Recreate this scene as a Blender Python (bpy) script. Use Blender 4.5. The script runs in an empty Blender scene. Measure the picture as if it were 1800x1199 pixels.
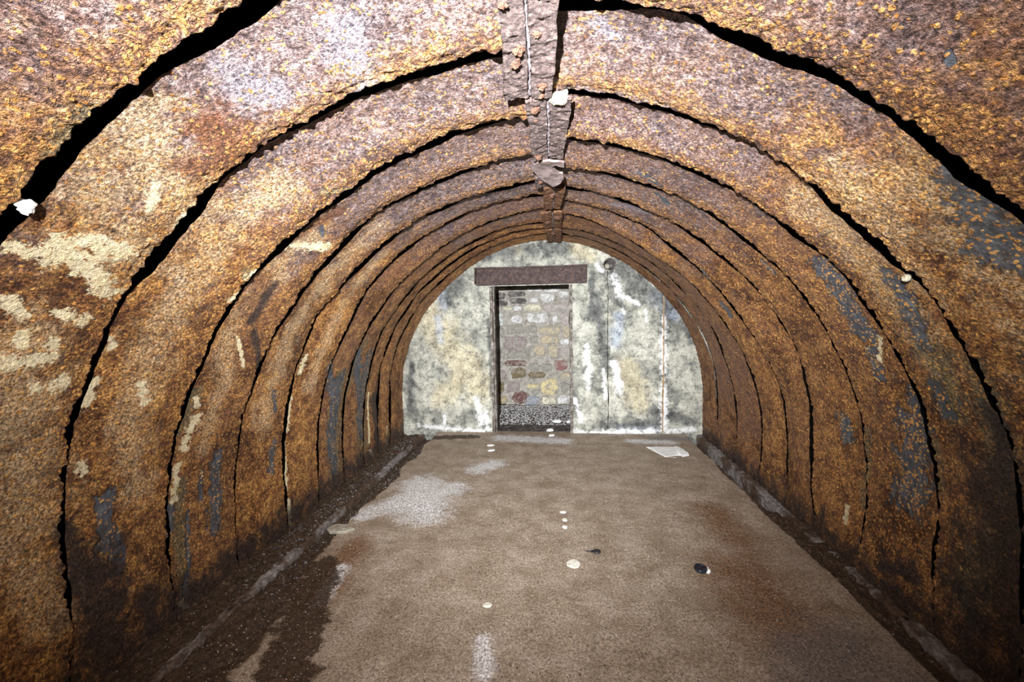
import bpy, bmesh, math, random
import numpy as np
from mathutils import Matrix, Vector

scene = bpy.context.scene
C = scene.collection
# ------------------------------------------------------------------ camera
# world axes: X right, Y into the tunnel, Z up; the far wall stands at Y = 5.6, floor at Z = 0
EYE = 1.63
U = Vector((0.994378230, 0.0, -0.105886426))
V = Vector((-0.007527001, 0.997470218, -0.070685983))
W = Vector((0.105618556, 0.071086409, 0.991862670))
ROLL = -0.01248
def cam_dir(x, y, z):
    cc, s = math.cos(ROLL), math.sin(ROLL)
    q = Vector((cc*x - s*y, s*x + cc*y, z))
    return Vector((U.dot(q), W.dot(q), V.dot(q)))
cd = bpy.data.cameras.new('camera')
cam = bpy.data.objects.new('camera', cd); C.objects.link(cam)
cr, cu, cf = cam_dir(1, 0, 0), cam_dir(0, 1, 0), cam_dir(0, 0, 1)
cam.matrix_world = Matrix(((cr.x, cu.x, -cf.x, 0), (cr.y, cu.y, -cf.y, 0), (cr.z, cu.z, -cf.z, EYE), (0, 0, 0, 1)))
cd.sensor_width = 36; cd.lens = 15.0; cd.clip_start = 0.02
scene.camera = cam
# ------------------------------------------------------------------ world, lamps, exposure
wd = bpy.data.worlds.new('world'); scene.world = wd; wd.use_nodes = True
wd.node_tree.nodes['Background'].inputs[0].default_value = (0.6, 0.7, 1.0, 1)
wd.node_tree.nodes['Background'].inputs[1].default_value = 0.003
def spot(name, loc, target, power, angle, blend, size, col):
    l = bpy.data.lights.new(name, 'SPOT'); l.energy = power; l.spot_size = math.radians(angle); l.spot_blend = blend
    l.shadow_soft_size = size; l.color = col
    o = bpy.data.objects.new(name, l); C.objects.link(o); o.location = loc
    d = Vector(target) - Vector(loc); o.rotation_euler = d.to_track_quat('-Z', 'Y').to_euler()
    return o
# flash above and left of the lens; two added fills share its position
LAMP = (-0.2, -0.35, 1.88)
spot('flash', LAMP, (-0.45, 3.0, 2.0), 780, 118, 1.0, 0.012, (1.0, 0.97, 0.96))
spot('tunnel_fill', LAMP, (-0.25, 4.0, 1.75), 1350, 80, 1.0, 0.012, (0.95, 0.97, 1.0))  # added spot that lifts the plates along the tunnel
spot('far_wall_fill', LAMP, (0.0, 5.6, 0.9), 300, 40, 1.0, 0.012, (0.90, 0.95, 1.0))  # added spot that brightens the far wall and doorway
vs = scene.view_settings
vs.view_transform = 'Standard'; vs.look = 'None'; vs.gamma = 1; vs.use_curve_mapping = False; vs.exposure = 0.02
# ------------------------------------------------------------------ data
CX, CZ = -0.145, 0.333
RF = [2.1094, -0.0242, 0.0856, 0.0315, -0.0382, 0.0339]
LIP = {
 'L0': (1.036, [-0.009, -0.009, -0.009, -0.004, 0.006, 0.005, 0.0, 0.0, 0.0, 0.0, 0.0, 0.0, 0.0, 0.0, 0.0, 0.0, 0.0, 0.0, 0.0]),
 'L1': (1.534, [0.008, -0.007, 0.003, 0.011, 0.022, 0.023, 0.023, 0.017, 0.003, 0.004, -0.004, -0.016, -0.027, 0.0, 0.0, 0.0, 0.0, 0.0, 0.0]),
 'L2': (2.061, [0.002, -0.008, -0.021, -0.027, -0.035, -0.026, -0.019, -0.017, -0.031, -0.008, 0.014, 0.025, 0.037, 0.024, 0.0, 0.0, 0.0, 0.0, 0.0]),
 'L3': (2.554, [0.003, -0.013, -0.014, -0.005, -0.004, -0.018, -0.031, -0.03, -0.029, -0.023, 0.0, 0.024, 0.033, 0.031, 0.0, 0.0, 0.0, 0.0, 0.0]),
 'L4': (3.032, [0.005, -0.019, -0.021, -0.0, 0.005, 0.009, -0.0, 0.022, -0.006, 0.003, 0.001, 0.009, 0.009, 0.0, 0.0, 0.0, 0.0, 0.0, 0.0]),
 'L5': (3.496, [0.022, 0.009, 0.015, 0.019, 0.029, 0.03, 0.015, -0.026, -0.046, -0.035, -0.021, -0.005, 0.006, 0.006, 0.0, 0.0, 0.0, 0.0, 0.0]),
 'L6': (3.949, [0.019, -0.008, -0.011, -0.015, -0.018, -0.022, -0.025, -0.029, -0.031, -0.014, -0.006, 0.003, 0.012, 0.008, 0.0, 0.0, 0.0, 0.0, 0.0]),
 'L7': (4.406, [-0.012, -0.012, -0.012, -0.012, -0.012, -0.012, -0.012, -0.012, -0.012, -0.016, -0.015, -0.002, 0.01, 0.018, 0.0, 0.0, 0.0, 0.0, 0.0]),
 'R0': (1.312, [0.001, 0.011, 0.007, -0.003, -0.001, -0.014, 0.0, 0.0, 0.0, 0.0, 0.0, 0.0, 0.0, 0.0, 0.0, 0.0, 0.0, 0.0, 0.0]),
 'R1': (1.826, [0.01, 0.011, 0.006, 0.004, -0.003, -0.009, -0.007, -0.003, -0.006, 0.002, 0.0, 0.0, 0.0, 0.0, 0.0, 0.0, 0.0, 0.0, 0.0]),
 'R2': (2.224, [-0.011, -0.023, -0.017, -0.014, 0.0, -0.001, 0.014, 0.006, -0.0, 0.016, 0.011, 0.008, -0.001, 0.0, 0.0, 0.0, 0.0, 0.0, 0.0]),
 'R3': (2.701, [-0.011, -0.021, -0.01, 0.002, 0.015, 0.017, 0.029, 0.022, 0.001, 0.008, 0.008, 0.004, -0.006, -0.049, 0.0, 0.0, 0.0, 0.0, 0.0]),
 'R4': (3.203, [0.003, 0.008, 0.009, 0.012, 0.014, 0.025, 0.024, 0.022, 0.024, 0.01, -0.0, -0.018, -0.029, 0.0, 0.0, 0.0, 0.0, 0.0, 0.0]),
 'R5': (3.634, [0.008, 0.016, 0.012, 0.006, -0.011, -0.031, -0.042, -0.046, -0.032, -0.006, 0.02, 0.028, 0.028, 0.03, 0.0, 0.0, 0.0, 0.0, 0.0]),
 'R6': (4.064, [0.01, 0.006, -0.025, -0.047, -0.065, -0.058, -0.052, -0.045, -0.038, -0.012, 0.008, 0.022, 0.027, 0.0, 0.0, 0.0, 0.0, 0.0, 0.0]),
 'R7': (4.596, [-0.02, -0.02, -0.02, -0.02, -0.02, -0.02, -0.02, -0.02, -0.02, -0.023, -0.01, 0.01, 0.02, 0.0, 0.0, 0.0, 0.0, 0.0, 0.0]),
}
PATCHES=[('cream', 'L', 1.25, 44.7, 1.41, 43.0, 0.045),
('cream', 'L', 1.32, 44.9, 1.48, 48.2, 0.04),
('cream', 'L', 1.13, 44.4, 1.2, 44.6, 0.03),
('cream', 'L', 1.26, 56.2, 1.38, 56.1, 0.03),
('cream', 'L', 1.28, 54.4, 1.28, 53.1, 0.02),
('cream', 'L', 1.36, 54.2, 1.37, 54.7, 0.02),
('cream', 'L', 1.36, 59.6, 1.37, 59.5, 0.02),
('cream', 'L', 1.6, 54.9, 1.62, 55.9, 0.02),
('cream', 'L', 1.4, 37.1, 1.36, 34.9, 0.018),
('cream', 'L', 1.19, 49.8, 1.25, 51.1, 0.03),
('cream', 'L', 1.35, 50.8, 1.43, 51.6, 0.025),
('cream', 'L', 1.43, 59.0, 1.44, 59.4, 0.03),
('cream', 'L', 1.6, 60.6, 1.59, 63.0, 0.03),
('cream', 'L', 1.21, 43.4, 1.33, 42.1, 0.03),
('cream', 'L', 1.54, 38.3, 1.54, 37.5, 0.02),
('cream', 'L', 1.56, 32.1, 1.58, 28.2, 0.018),
('tan', 'L', 1.81, 38.4, 1.8, 30.2, 0.11),
('tan', 'L', 1.16, 31.3, 1.61, 37.9, 0.16),
('tan', 'L', 1.16, 36.5, 1.6, 44.8, 0.12),
('tan', 'R', 1.7, 35.4, 1.82, 46.5, 0.16),
('tan', 'R', 1.5, 37.9, 1.58, 45.2, 0.12),
('cream', 'L', 2.15, 37.9, 2.44, 35.6, 0.03),
('cream', 'L', 2.27, 55.0, 2.4, 60.8, 0.012),
('cream', 'L', 2.19, 69.2, 2.16, 74.2, 0.03),
('cream', 'L', 2.13, 76.8, 2.13, 82.4, 0.022),
('cream', 'L', 2.15, 65.6, 2.17, 67.1, 0.02),
('cream', 'L', 2.12, 99.7, 2.15, 101.7, 0.02),
('cream', 'L', 3.15, 62.0, 3.14, 65.6, 0.025),
('cream', 'L', 3.11, 71.4, 3.11, 79.3, 0.018),
('cream', 'L', 3.09, 81.7, 3.08, 92.2, 0.018),
('cream', 'L', 3.09, 95.1, 3.08, 100.9, 0.018),
('cream', 'L', 1.79, 61.3, 1.83, 64.0, 0.02),
('cream', 'L', 1.61, 70.8, 1.62, 72.0, 0.02),
('cream', 'L', 4.54, 78.1, 4.56, 95.1, 0.014),
('cream', 'L', 4.58, 97.3, 4.61, 99.4, 0.02),
('cream', 'L', 5.03, 93.2, 5.01, 100.3, 0.012),
('cream', 'L', 2.04, 47.6, 2.12, 44.3, 0.02),
('cream', 'L', 2.02, 43.5, 2.11, 41.9, 0.02),
('steel', 'L', 1.73, 76.4, 1.72, 83.4, 0.035),
('steel', 'L', 1.76, 82.4, 1.78, 87.6, 0.03),
('steel', 'L', 2.4, 77.5, 2.38, 91.0, 0.045),
('steel', 'L', 2.11, 83.0, 2.09, 87.5, 0.03),
('steel', 'L', 2.92, 80.2, 2.9, 86.2, 0.03),
('steel', 'L', 2.83, 68.5, 2.9, 72.6, 0.02),
('steel', 'L', 2.29, 79.4, 2.29, 84.5, 0.015),
('steel', 'L', 2.17, 95.6, 2.15, 98.3, 0.02),
('steel', 'L', 3.51, 65.0, 3.73, 75.1, 0.05),
('steel', 'L', 3.77, 84.8, 3.77, 95.9, 0.05),
('steel', 'L', 4.04, 63.6, 4.29, 78.5, 0.06),
('steel', 'L', 3.81, 67.7, 3.83, 82.1, 0.03),
('steel', 'L', 2.27, 32.8, 2.34, 33.9, 0.015),
('steel', 'L', 2.21, 85.4, 2.19, 95.1, 0.012),
('dark', 'L', 4.65, 80.6, 4.81, 101.4, 0.07),
('dark', 'L', 4.82, 93.5, 4.91, 104.4, 0.05),
('dark', 'L', 4.64, 78.7, 4.7, 84.8, 0.04),
('steel', 'R', 1.41, 37.9, 1.47, 43.2, 0.045),
('steel', 'R', 1.43, 40.1, 1.47, 44.5, 0.055),
('steel', 'R', 1.45, 43.7, 1.42, 46.1, 0.04),
('steel', 'R', 1.37, 35.1, 1.37, 35.9, 0.025),
('steel', 'R', 2.33, 44.6, 2.39, 53.8, 0.05),
('steel', 'R', 2.37, 49.8, 2.37, 57.7, 0.04),
('steel', 'R', 1.98, 47.7, 2.01, 54.4, 0.04),
('steel', 'R', 2.01, 51.9, 2.04, 57.7, 0.035),
('steel', 'R', 2.27, 66.1, 2.35, 75.2, 0.055),
('steel', 'R', 2.36, 74.4, 2.39, 81.7, 0.05),
('steel', 'R', 2.1, 63.5, 2.08, 67.3, 0.04),
('steel', 'R', 2.89, 74.1, 2.88, 77.3, 0.05),
('steel', 'R', 2.42, 59.7, 2.45, 63.6, 0.04),
('steel', 'R', 3.61, 39.6, 3.73, 44.7, 0.04),
('steel', 'R', 3.86, 49.8, 3.86, 53.2, 0.035),
('steel', 'R', 2.89, 42.5, 2.89, 45.2, 0.02),
('cream', 'R', 2.33, 57.6, 2.4, 61.0, 0.015),
('cream', 'R', 2.87, 90.0, 2.86, 93.1, 0.015),
('steel', 'R', 1.12, 29.2, 1.13, 29.8, 0.008),
('pale', 'R', 1.45, 7.0, 1.53, 8.9, 0.03),
('pale', 'L', 1.21, 22.1, 1.38, 21.4, 0.07),
('pale', 'L', 1.27, 12.8, 1.52, 14.1, 0.06),
('steel', 'R', 2.92, 21.3, 2.97, 23.9, 0.02),
('pale', 'R', 1.84, 5.3, 1.84, 14.6, 0.05),
('pale', 'R', 3.46, 16.1, 3.39, 21.9, 0.04),
('steel', 'R', 2.57, 17.3, 2.64, 20.5, 0.02),
('olive', 'R', 2.01, 58.4, 2.06, 66.3, 0.07),
('olive', 'L', 2.14, 64.6, 2.11, 70.9, 0.04),
('olive', 'L', 1.06, 34.1, 1.03, 30.3, 0.04),
('olive', 'L', 2.17, 80.1, 2.15, 99.2, 0.035),
('olive', 'L', 2.01, 42.5, 2.13, 45.3, 0.03),
('olive', 'L', 1.96, 27.1, 2.1, 23.9, 0.02),
('olive', 'R', 2.21, 72.2, 2.21, 78.7, 0.03),
('olive', 'L', 4.1, 60.3, 3.93, 86.1, 0.06),
('olive', 'R', 2.69, 74.6, 2.75, 87.3, 0.04),
('dark', 'L', 1.68, 85.8, 1.68, 101.9, 0.14),
('dark', 'L', 1.9, 94.2, 1.94, 107.7, 0.1),
('dark', 'L', 1.57, 78.7, 1.62, 88.7, 0.06),
('dark', 'R', 1.88, 75.9, 1.82, 96.8, 0.25),
('dark', 'R', 2.06, 91.3, 2.01, 101.8, 0.15),
('dark', 'R', 1.89, 66.5, 1.88, 70.5, 0.07),
('dark', 'R', 2.36, 93.8, 2.51, 95.6, 0.07),
('dark', 'R', 3.08, 94.1, 3.12, 99.3, 0.05),
('dark', 'L', 2.31, 51.8, 2.31, 45.0, 0.03),
('dark', 'L', 2.59, 62.6, 2.37, 54.1, 0.03),
('brown', 'L', 2.36, 58.5, 2.23, 44.0, 0.07),
('brown', 'L', 1.35, 27.2, 1.5, 28.3, 0.08),
('brown', 'L', 1.38, 31.7, 1.52, 28.9, 0.05),
('brown', 'L', 2.18, 36.0, 2.27, 28.8, 0.04)]
WPATCH=[('dark', -1.107, 2.401, -0.577, 2.42, 0.1),
('dark', -0.353, 2.412, 0.089, 2.426, 0.1),
('dark', -1.431, 1.847, -1.347, 2.071, 0.15),
('dark', 0.808, 2.156, 1.233, 2.072, 0.13),
('dark', 1.021, 1.934, 1.374, 1.709, 0.16),
('dark', 0.52, 1.801, 0.602, 0.913, 0.07),
('dark', -1.985, 0.93, -2.025, 0.298, 0.05),
('dark', 0.584, 0.097, 1.311, 0.126, 0.06),
('dark', 1.239, 0.314, 1.667, 0.167, 0.08),
('dark', 1.586, 1.488, 1.693, 1.197, 0.06),
('dark', 0.449, 2.095, 0.46, 1.508, 0.04),
('dark', -0.899, 1.533, -0.878, 0.459, 0.03),
('white', 0.701, 2.051, 0.822, 1.794, 0.055),
('white', 0.879, 1.778, 1.036, 1.68, 0.03),
('white', 1.114, 1.606, 1.136, 1.46, 0.02),
('white', 0.836, 1.648, 0.857, 1.56, 0.03),
('white', -1.096, 0.459, -1.027, 0.107, 0.05),
('white', -0.969, 0.264, -0.951, 0.029, 0.04),
('white', -1.553, 0.222, -1.533, 0.103, 0.03),
('white', 1.347, 1.493, 1.354, 0.089, 0.05),
('white', 1.212, 1.965, 1.226, 1.929, 0.02),
('white', -1.928, 0.076, -1.014, 0.005, 0.035),
('white', 0.211, 0.002, 1.739, 0.048, 0.04),
('white', 0.587, 0.838, 0.615, 0.462, 0.03),
('white', 0.37, 1.139, 0.402, 0.613, 0.05),
('white', 0.733, 0.912, 0.805, 0.538, 0.06),
('white', 0.216, 0.461, 0.288, 0.156, 0.04),
('white', 0.522, 2.194, 0.579, 2.105, 0.03),
('tan', -1.676, 1.547, -1.077, 0.615, 0.2),
('tan', 0.878, 0.837, 1.022, 0.463, 0.15),
('tan', -0.576, 2.456, -0.502, 2.417, 0.05),
('tan', 0.234, 2.392, 0.451, 2.312, 0.08),
('tan', -1.554, 0.458, -1.146, 0.925, 0.15),
('blue', 1.234, 1.784, 1.515, 1.562, 0.1),
('blue', -1.597, 1.545, -1.568, 1.237, 0.05),
('blue', -1.575, 2.229, -1.514, 1.697, 0.08),
('blue', 0.807, 1.502, 0.734, 1.209, 0.08),
('blue', 0.804, 0.084, 1.312, 0.051, 0.05)]
FPATCH=[('white', -1.356, 3.378, -1.008, 3.744, 0.16),
('white', -1.314, 3.857, -1.106, 3.291, 0.2),
('white', -1.58, 3.212, -1.337, 3.603, 0.1),
('white', -0.836, 4.249, -0.682, 4.421, 0.12),
('white', -0.742, 5.34, 0.056, 5.252, 0.12),
('white', -0.381, 1.964, -0.352, 1.8, 0.05),
('white', 0.893, 5.286, 1.355, 5.237, 0.08),
('white', -1.397, 2.495, -1.365, 2.176, 0.05),
('dark', -1.545, 2.485, -1.229, 1.67, 0.12),
('dark', -1.784, 5.299, -1.121, 5.375, 0.09),
('rust', 1.109, 2.679, 1.152, 2.124, 0.25),
('rust', 1.2, 3.439, 1.246, 3.019, 0.15),
('rust', -1.451, 2.758, -1.392, 2.223, 0.12),
('grey', 1.194, 5.416, 1.666, 5.387, 0.1),
('grey', 1.133, 1.867, 1.355, 2.036, 0.2)]
PATCHES += [
('tan', 'L', 1.25, 55, 1.45, 75, .16), ('tan', 'L', 1.3, 75, 1.5, 88, .12), ('tan', 'L', 1.75, 62, 1.9, 78, .09), ('tan', 'L', 2.3, 50, 2.3, 75, .06), ('tan', 'L', 3.3, 35, 3.3, 70, .07),
('tan', 'R', 1.5, 40, 1.55, 60, .16), ('tan', 'L', 1.75, 40, 1.8, 62, .14), ('tan', 'L', 2.25, 35, 2.25, 60, .10), ('tan', 'L', 2.8, 30, 2.8, 75, .10), ('tan', 'R', 2.0, 35, 2.05, 60, .10), ('olive', 'R', 1.95, 80, 2.05, 92, .08), ('steel', 'R', 2.32, 71, 2.40, 82, .10), ('steel', 'R', 2.38, 46, 2.42, 56, .07), ('steel', 'R', 1.42, 40, 1.5, 46, .08), ('steel', 'L', 3.75, 70, 3.75, 90, .06), ('steel', 'L', 4.3, 65, 4.35, 90, .07), ('olive', 'L', 4.35, 70, 4.4, 95, .12), ('olive', 'L', 3.8, 70, 3.8, 95, .10), ('dark', 'L', 4.75, 80, 4.75, 97, .09), ('olive', 'R', 1.85, 60, 1.9, 75, .08)]
STONES = [('w',-0.513,-0.236,1.944,2.023),('w',-0.217,0.060,1.925,2.013),('w',-0.296,-0.029,1.758,1.915),('w',-0.483,-0.305,1.758,1.856),('w',0.010,0.198,1.827,1.944),('c',-0.582,-0.266,1.610,1.728),('w',-0.740,-0.592,1.620,1.709),('c',-0.917,-0.750,1.630,1.699),('w',-0.513,-0.147,1.404,1.581),('w',-0.078,0.010,1.414,1.542),('w',-0.779,-0.572,1.414,1.552),('c',-0.986,-0.868,1.964,2.023),('t',-0.315,0.070,1.218,1.355),('t',-0.296,0.040,1.061,1.198),('p',-0.256,0.198,1.601,1.738),('m',-0.917,-0.503,0.953,1.198),('w',0.030,0.208,1.031,1.139),('b',-1.085,-0.898,1.375,1.591),('b',-1.085,-0.937,0.982,1.178),('r',-0.907,-0.513,0.678,0.795),('q',-0.059,0.168,0.609,0.786),('o',-0.799,-0.532,0.462,0.658),('g',-0.503,-0.305,0.609,0.737),('g',-0.286,-0.088,0.589,0.707),('o',-0.503,-0.207,0.471,0.589),('m',-0.898,-0.661,0.216,0.442),('y',-0.296,-0.019,0.167,0.462),('y',-0.532,-0.315,0.285,0.373),('r',-0.789,-0.483,0.029,0.236),('u',-0.582,-0.305,0.000,0.167),('y2',-1.065,-0.888,0.010,0.157),('c',-0.286,-0.049,0.000,0.147),('w',-0.019,0.218,0.020,0.196),('m',-1.075,-0.888,0.442,0.619),('g',-1.075,-0.898,0.815,0.923),('g',-1.075,-0.927,0.638,0.766),('o',-1.075,-0.917,0.216,0.422),('t',0.030,0.208,0.432,0.570),('g',0.030,0.208,0.236,0.403),('d',-1.085,-0.858,1.827,1.944),('d',-0.838,-0.523,1.866,1.964),('d',-0.799,-0.503,1.738,1.846),('d',-1.075,-0.819,1.709,1.807),('t',-0.404,-0.187,0.864,1.041),('t',-0.157,0.010,0.825,1.041),('p',0.040,0.208,0.825,1.011),('g',-0.463,-0.315,0.187,0.265),('g',-0.868,-0.552,1.228,1.394),('g',-0.503,-0.335,1.237,1.375),('g',-1.075,-0.898,1.198,1.345),('p',0.040,0.208,1.375,1.571),('g',-0.473,-0.315,1.070,1.198),('g',-0.878,-0.503,0.815,0.933),('p',0.001,0.208,1.748,1.807),('t',0.089,0.218,1.159,1.355),]
PI = math.pi
rng = np.random.default_rng(7)
# ------------------------------------------------------------------ numpy noise
def _h(ix, iy, iz, seed):
    n = (ix.astype(np.int64)*374761393 + iy.astype(np.int64)*668265263 + iz.astype(np.int64)*2147483647 + seed*974634777) & 0xffffffff
    n = ((n ^ (n >> 13))*1274126177) & 0xffffffff
    n = (n ^ (n >> 16)) & 0xffffff
    return n/float(0xffffff)*2 - 1
def vnoise(x, y, z, seed=0):
    xi, yi, zi = np.floor(x), np.floor(y), np.floor(z)
    fx, fy, fz = x-xi, y-yi, z-zi
    fx, fy, fz = fx*fx*(3-2*fx), fy*fy*(3-2*fy), fz*fz*(3-2*fz)
    r = 0
    for a in (0, 1):
        wa = fx if a else 1-fx
        for b in (0, 1):
            wb = fy if b else 1-fy
            for c in (0, 1):
                wc = fz if c else 1-fz
                r = r + wa*wb*wc*_h(xi+a, yi+b, zi+c, seed)
    return r
def fbm(x, y, z, f, octaves=4, gain=0.5, seed=0):
    r = 0; a = 1.0; t = 0
    for i in range(octaves):
        r = r + a*vnoise(x*f, y*f, z*f, seed+i); t += a; a *= gain; f *= 2.03
    return r/t
def sstep(a, b, x):
    t = np.clip((x-a)/(b-a), 0, 1); return t*t*(3-2*t)
# ------------------------------------------------------------------ objects
def empty(name, loc=(0, 0, 0), label=None, cat=None, group=None, kind=None):
    o = bpy.data.objects.new(name, None); C.objects.link(o); o.location = loc; o.empty_display_size = 0.1
    return tag(o, label, cat, group, kind)
def tag(o, label=None, cat=None, group=None, kind=None):
    if label: o['label'] = label
    if cat: o['category'] = cat
    if group: o['group'] = group
    if kind: o['kind'] = kind
    return o
def link(name, me, mat, parent=None, smooth=True):
    if mat is not None: me.materials.append(mat)
    if smooth: me.shade_smooth()
    o = bpy.data.objects.new(name, me); C.objects.link(o)
    if parent is not None: o.parent = parent
    return o
def mesh_from(co, quads, name, attrs=None):
    me = bpy.data.meshes.new(name)
    co = np.asarray(co, np.float32).reshape(-1, 3); q = np.asarray(quads, np.int32)
    k = q.shape[1]
    me.vertices.add(len(co)); me.vertices.foreach_set('co', co.ravel())
    me.loops.add(q.size); me.loops.foreach_set('vertex_index', q.ravel())
    me.polygons.add(len(q)); me.polygons.foreach_set('loop_start', np.arange(0, q.size, k, dtype=np.int32))
    me.polygons.foreach_set('loop_total', np.full(len(q), k, np.int32))
    for nm, v in (attrs or {}).items():
        a = me.color_attributes.new(nm, 'FLOAT_COLOR', 'POINT'); a.data.foreach_set('color', np.asarray(v, np.float32).reshape(-1, 4).ravel())
    me.update(calc_edges=True); me.validate()
    return me
def grid_quads(n, m, flip=False):
    i, j = np.meshgrid(np.arange(n-1), np.arange(m-1), indexing='ij')
    a = (i*m+j).ravel(); q = np.stack([a, a+m, a+m+1, a+1], 1)
    return q[:, ::-1] if flip else q
def from_bm(name, bm, mat, parent=None, smooth=False):
    me = bpy.data.meshes.new(name); bm.normal_update(); bm.to_mesh(me); bm.free()
    return link(name, me, mat, parent, smooth)
def capsule_mask(y, s, pts, kinds):
    """pts: (y0,s0,y1,s1,r); mask 1 inside falling to 0 outside"""
    m = np.zeros_like(y)
    for (y0, s0, y1, s1, r) in pts:
        dy, ds = y1-y0, s1-s0; L = dy*dy+ds*ds+1e-9
        t = np.clip(((y-y0)*dy+(s-s0)*ds)/L, 0, 1)
        d = np.hypot(y-(y0+t*dy), s-(s0+t*ds))
        m = np.maximum(m, np.clip(1.15-0.65*d/r, 0, 1.15))
    return m
# ------------------------------------------------------------------ materials
class NT:
    def __init__(s, name):
        s.mat = bpy.data.materials.new(name); s.mat.use_nodes = True; s.t = s.mat.node_tree; s.t.nodes.clear()
        s.out = s.n('ShaderNodeOutputMaterial'); s.b = s.n('ShaderNodeBsdfPrincipled'); s.l(s.b.outputs[0], s.out.inputs[0])
        s.co = s.n('ShaderNodeTexCoord').outputs['Object']
    def n(s, t, **k):
        x = s.t.nodes.new(t)
        for a, v in k.items(): setattr(x, a, v)
        return x
    def l(s, a, b): s.t.links.new(a, b)
    def put(s, sock, v):
        if hasattr(v, 'is_linked'): s.l(v, sock)
        else: sock.default_value = v
    def noise(s, scale, detail=6, rough=0.6, dist=0.0, col=False, vec=None):
        x = s.n('ShaderNodeTexNoise'); s.l(vec or s.co, x.inputs['Vector'])
        x.inputs['Scale'].default_value = scale; x.inputs['Detail'].default_value = detail
        x.inputs['Roughness'].default_value = rough; x.inputs['Distortion'].default_value = dist
        return x.outputs['Color' if col else 'Fac']
    def vor(s, scale, feature='F1', out='Distance', vec=None, rnd=1.0):
        x = s.n('ShaderNodeTexVoronoi', feature=feature); s.l(vec or s.co, x.inputs['Vector'])
        x.inputs['Scale'].default_value = scale; x.inputs['Randomness'].default_value = rnd
        return x.outputs[out]
    def math(s, op, a, b=0.0, c=0.0, clamp=False):
        x = s.n('ShaderNodeMath', operation=op, use_clamp=clamp); s.put(x.inputs[0], a); s.put(x.inputs[1], b); s.put(x.inputs[2], c)
        return x.outputs[0]
    def ss(s, v, lo, hi):
        x = s.n('ShaderNodeMapRange', interpolation_type='SMOOTHSTEP'); s.put(x.inputs[0], v)
        x.inputs[1].default_value = lo; x.inputs[2].default_value = hi; return x.outputs[0]
    def mix(s, f, a, b, mode='MIX'):
        x = s.n('ShaderNodeMix', data_type='RGBA', blend_type=mode); s.put(x.inputs[0], f); s.put(x.inputs[6], a if hasattr(a, 'is_linked') else (*a, 1))
        s.put(x.inputs[7], b if hasattr(b, 'is_linked') else (*b, 1)); return x.outputs[2]
    def attr(s, name):
        x = s.n('ShaderNodeAttribute', attribute_name=name); y = s.n('ShaderNodeSeparateColor'); s.l(x.outputs['Color'], y.inputs[0])
        return y.outputs[0], y.outputs[1], y.outputs[2], x.outputs['Alpha']
    def ramp(s, f, stops):
        x = s.n('ShaderNodeValToRGB'); s.put(x.inputs[0], f); e = x.color_ramp.elements
        while len(e) < len(stops): e.new(0.5)
        for q, (p, c) in zip(e, stops): q.position = p; q.color = (*c, 1)
        return x.outputs[0]
    def mapping(s, sc):
        x = s.n('ShaderNodeMapping'); s.l(s.co, x.inputs[0]); x.inputs['Scale'].default_value = sc; return x.outputs[0]
    def patch(s, m, nz, amp=0.6, lo=0.42, hi=0.55):
        v = s.math('MULTIPLY_ADD', s.math('SUBTRACT', nz, 0.5), amp*2.6, m)
        g = s.ss(m, 0.0, 0.3)
        return s.math('MULTIPLY', s.ss(v, lo, hi), g)
    def fin(s, col, rough, height=None, dist=0.01, strength=1.0, metallic=0.0, spec=0.5):
        s.put(s.b.inputs['Base Color'], col if hasattr(col, 'is_linked') else (*col, 1)); s.put(s.b.inputs['Roughness'], rough)
        s.put(s.b.inputs['Metallic'], metallic); s.b.inputs['Specular IOR Level'].default_value = spec
        if height is not None:
            x = s.n('ShaderNodeBump'); s.l(height, x.inputs['Height']); x.inputs['Distance'].default_value = dist; x.inputs['Strength'].default_value = strength
            s.l(x.outputs[0], s.b.inputs['Normal'])
        return s.mat

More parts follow.
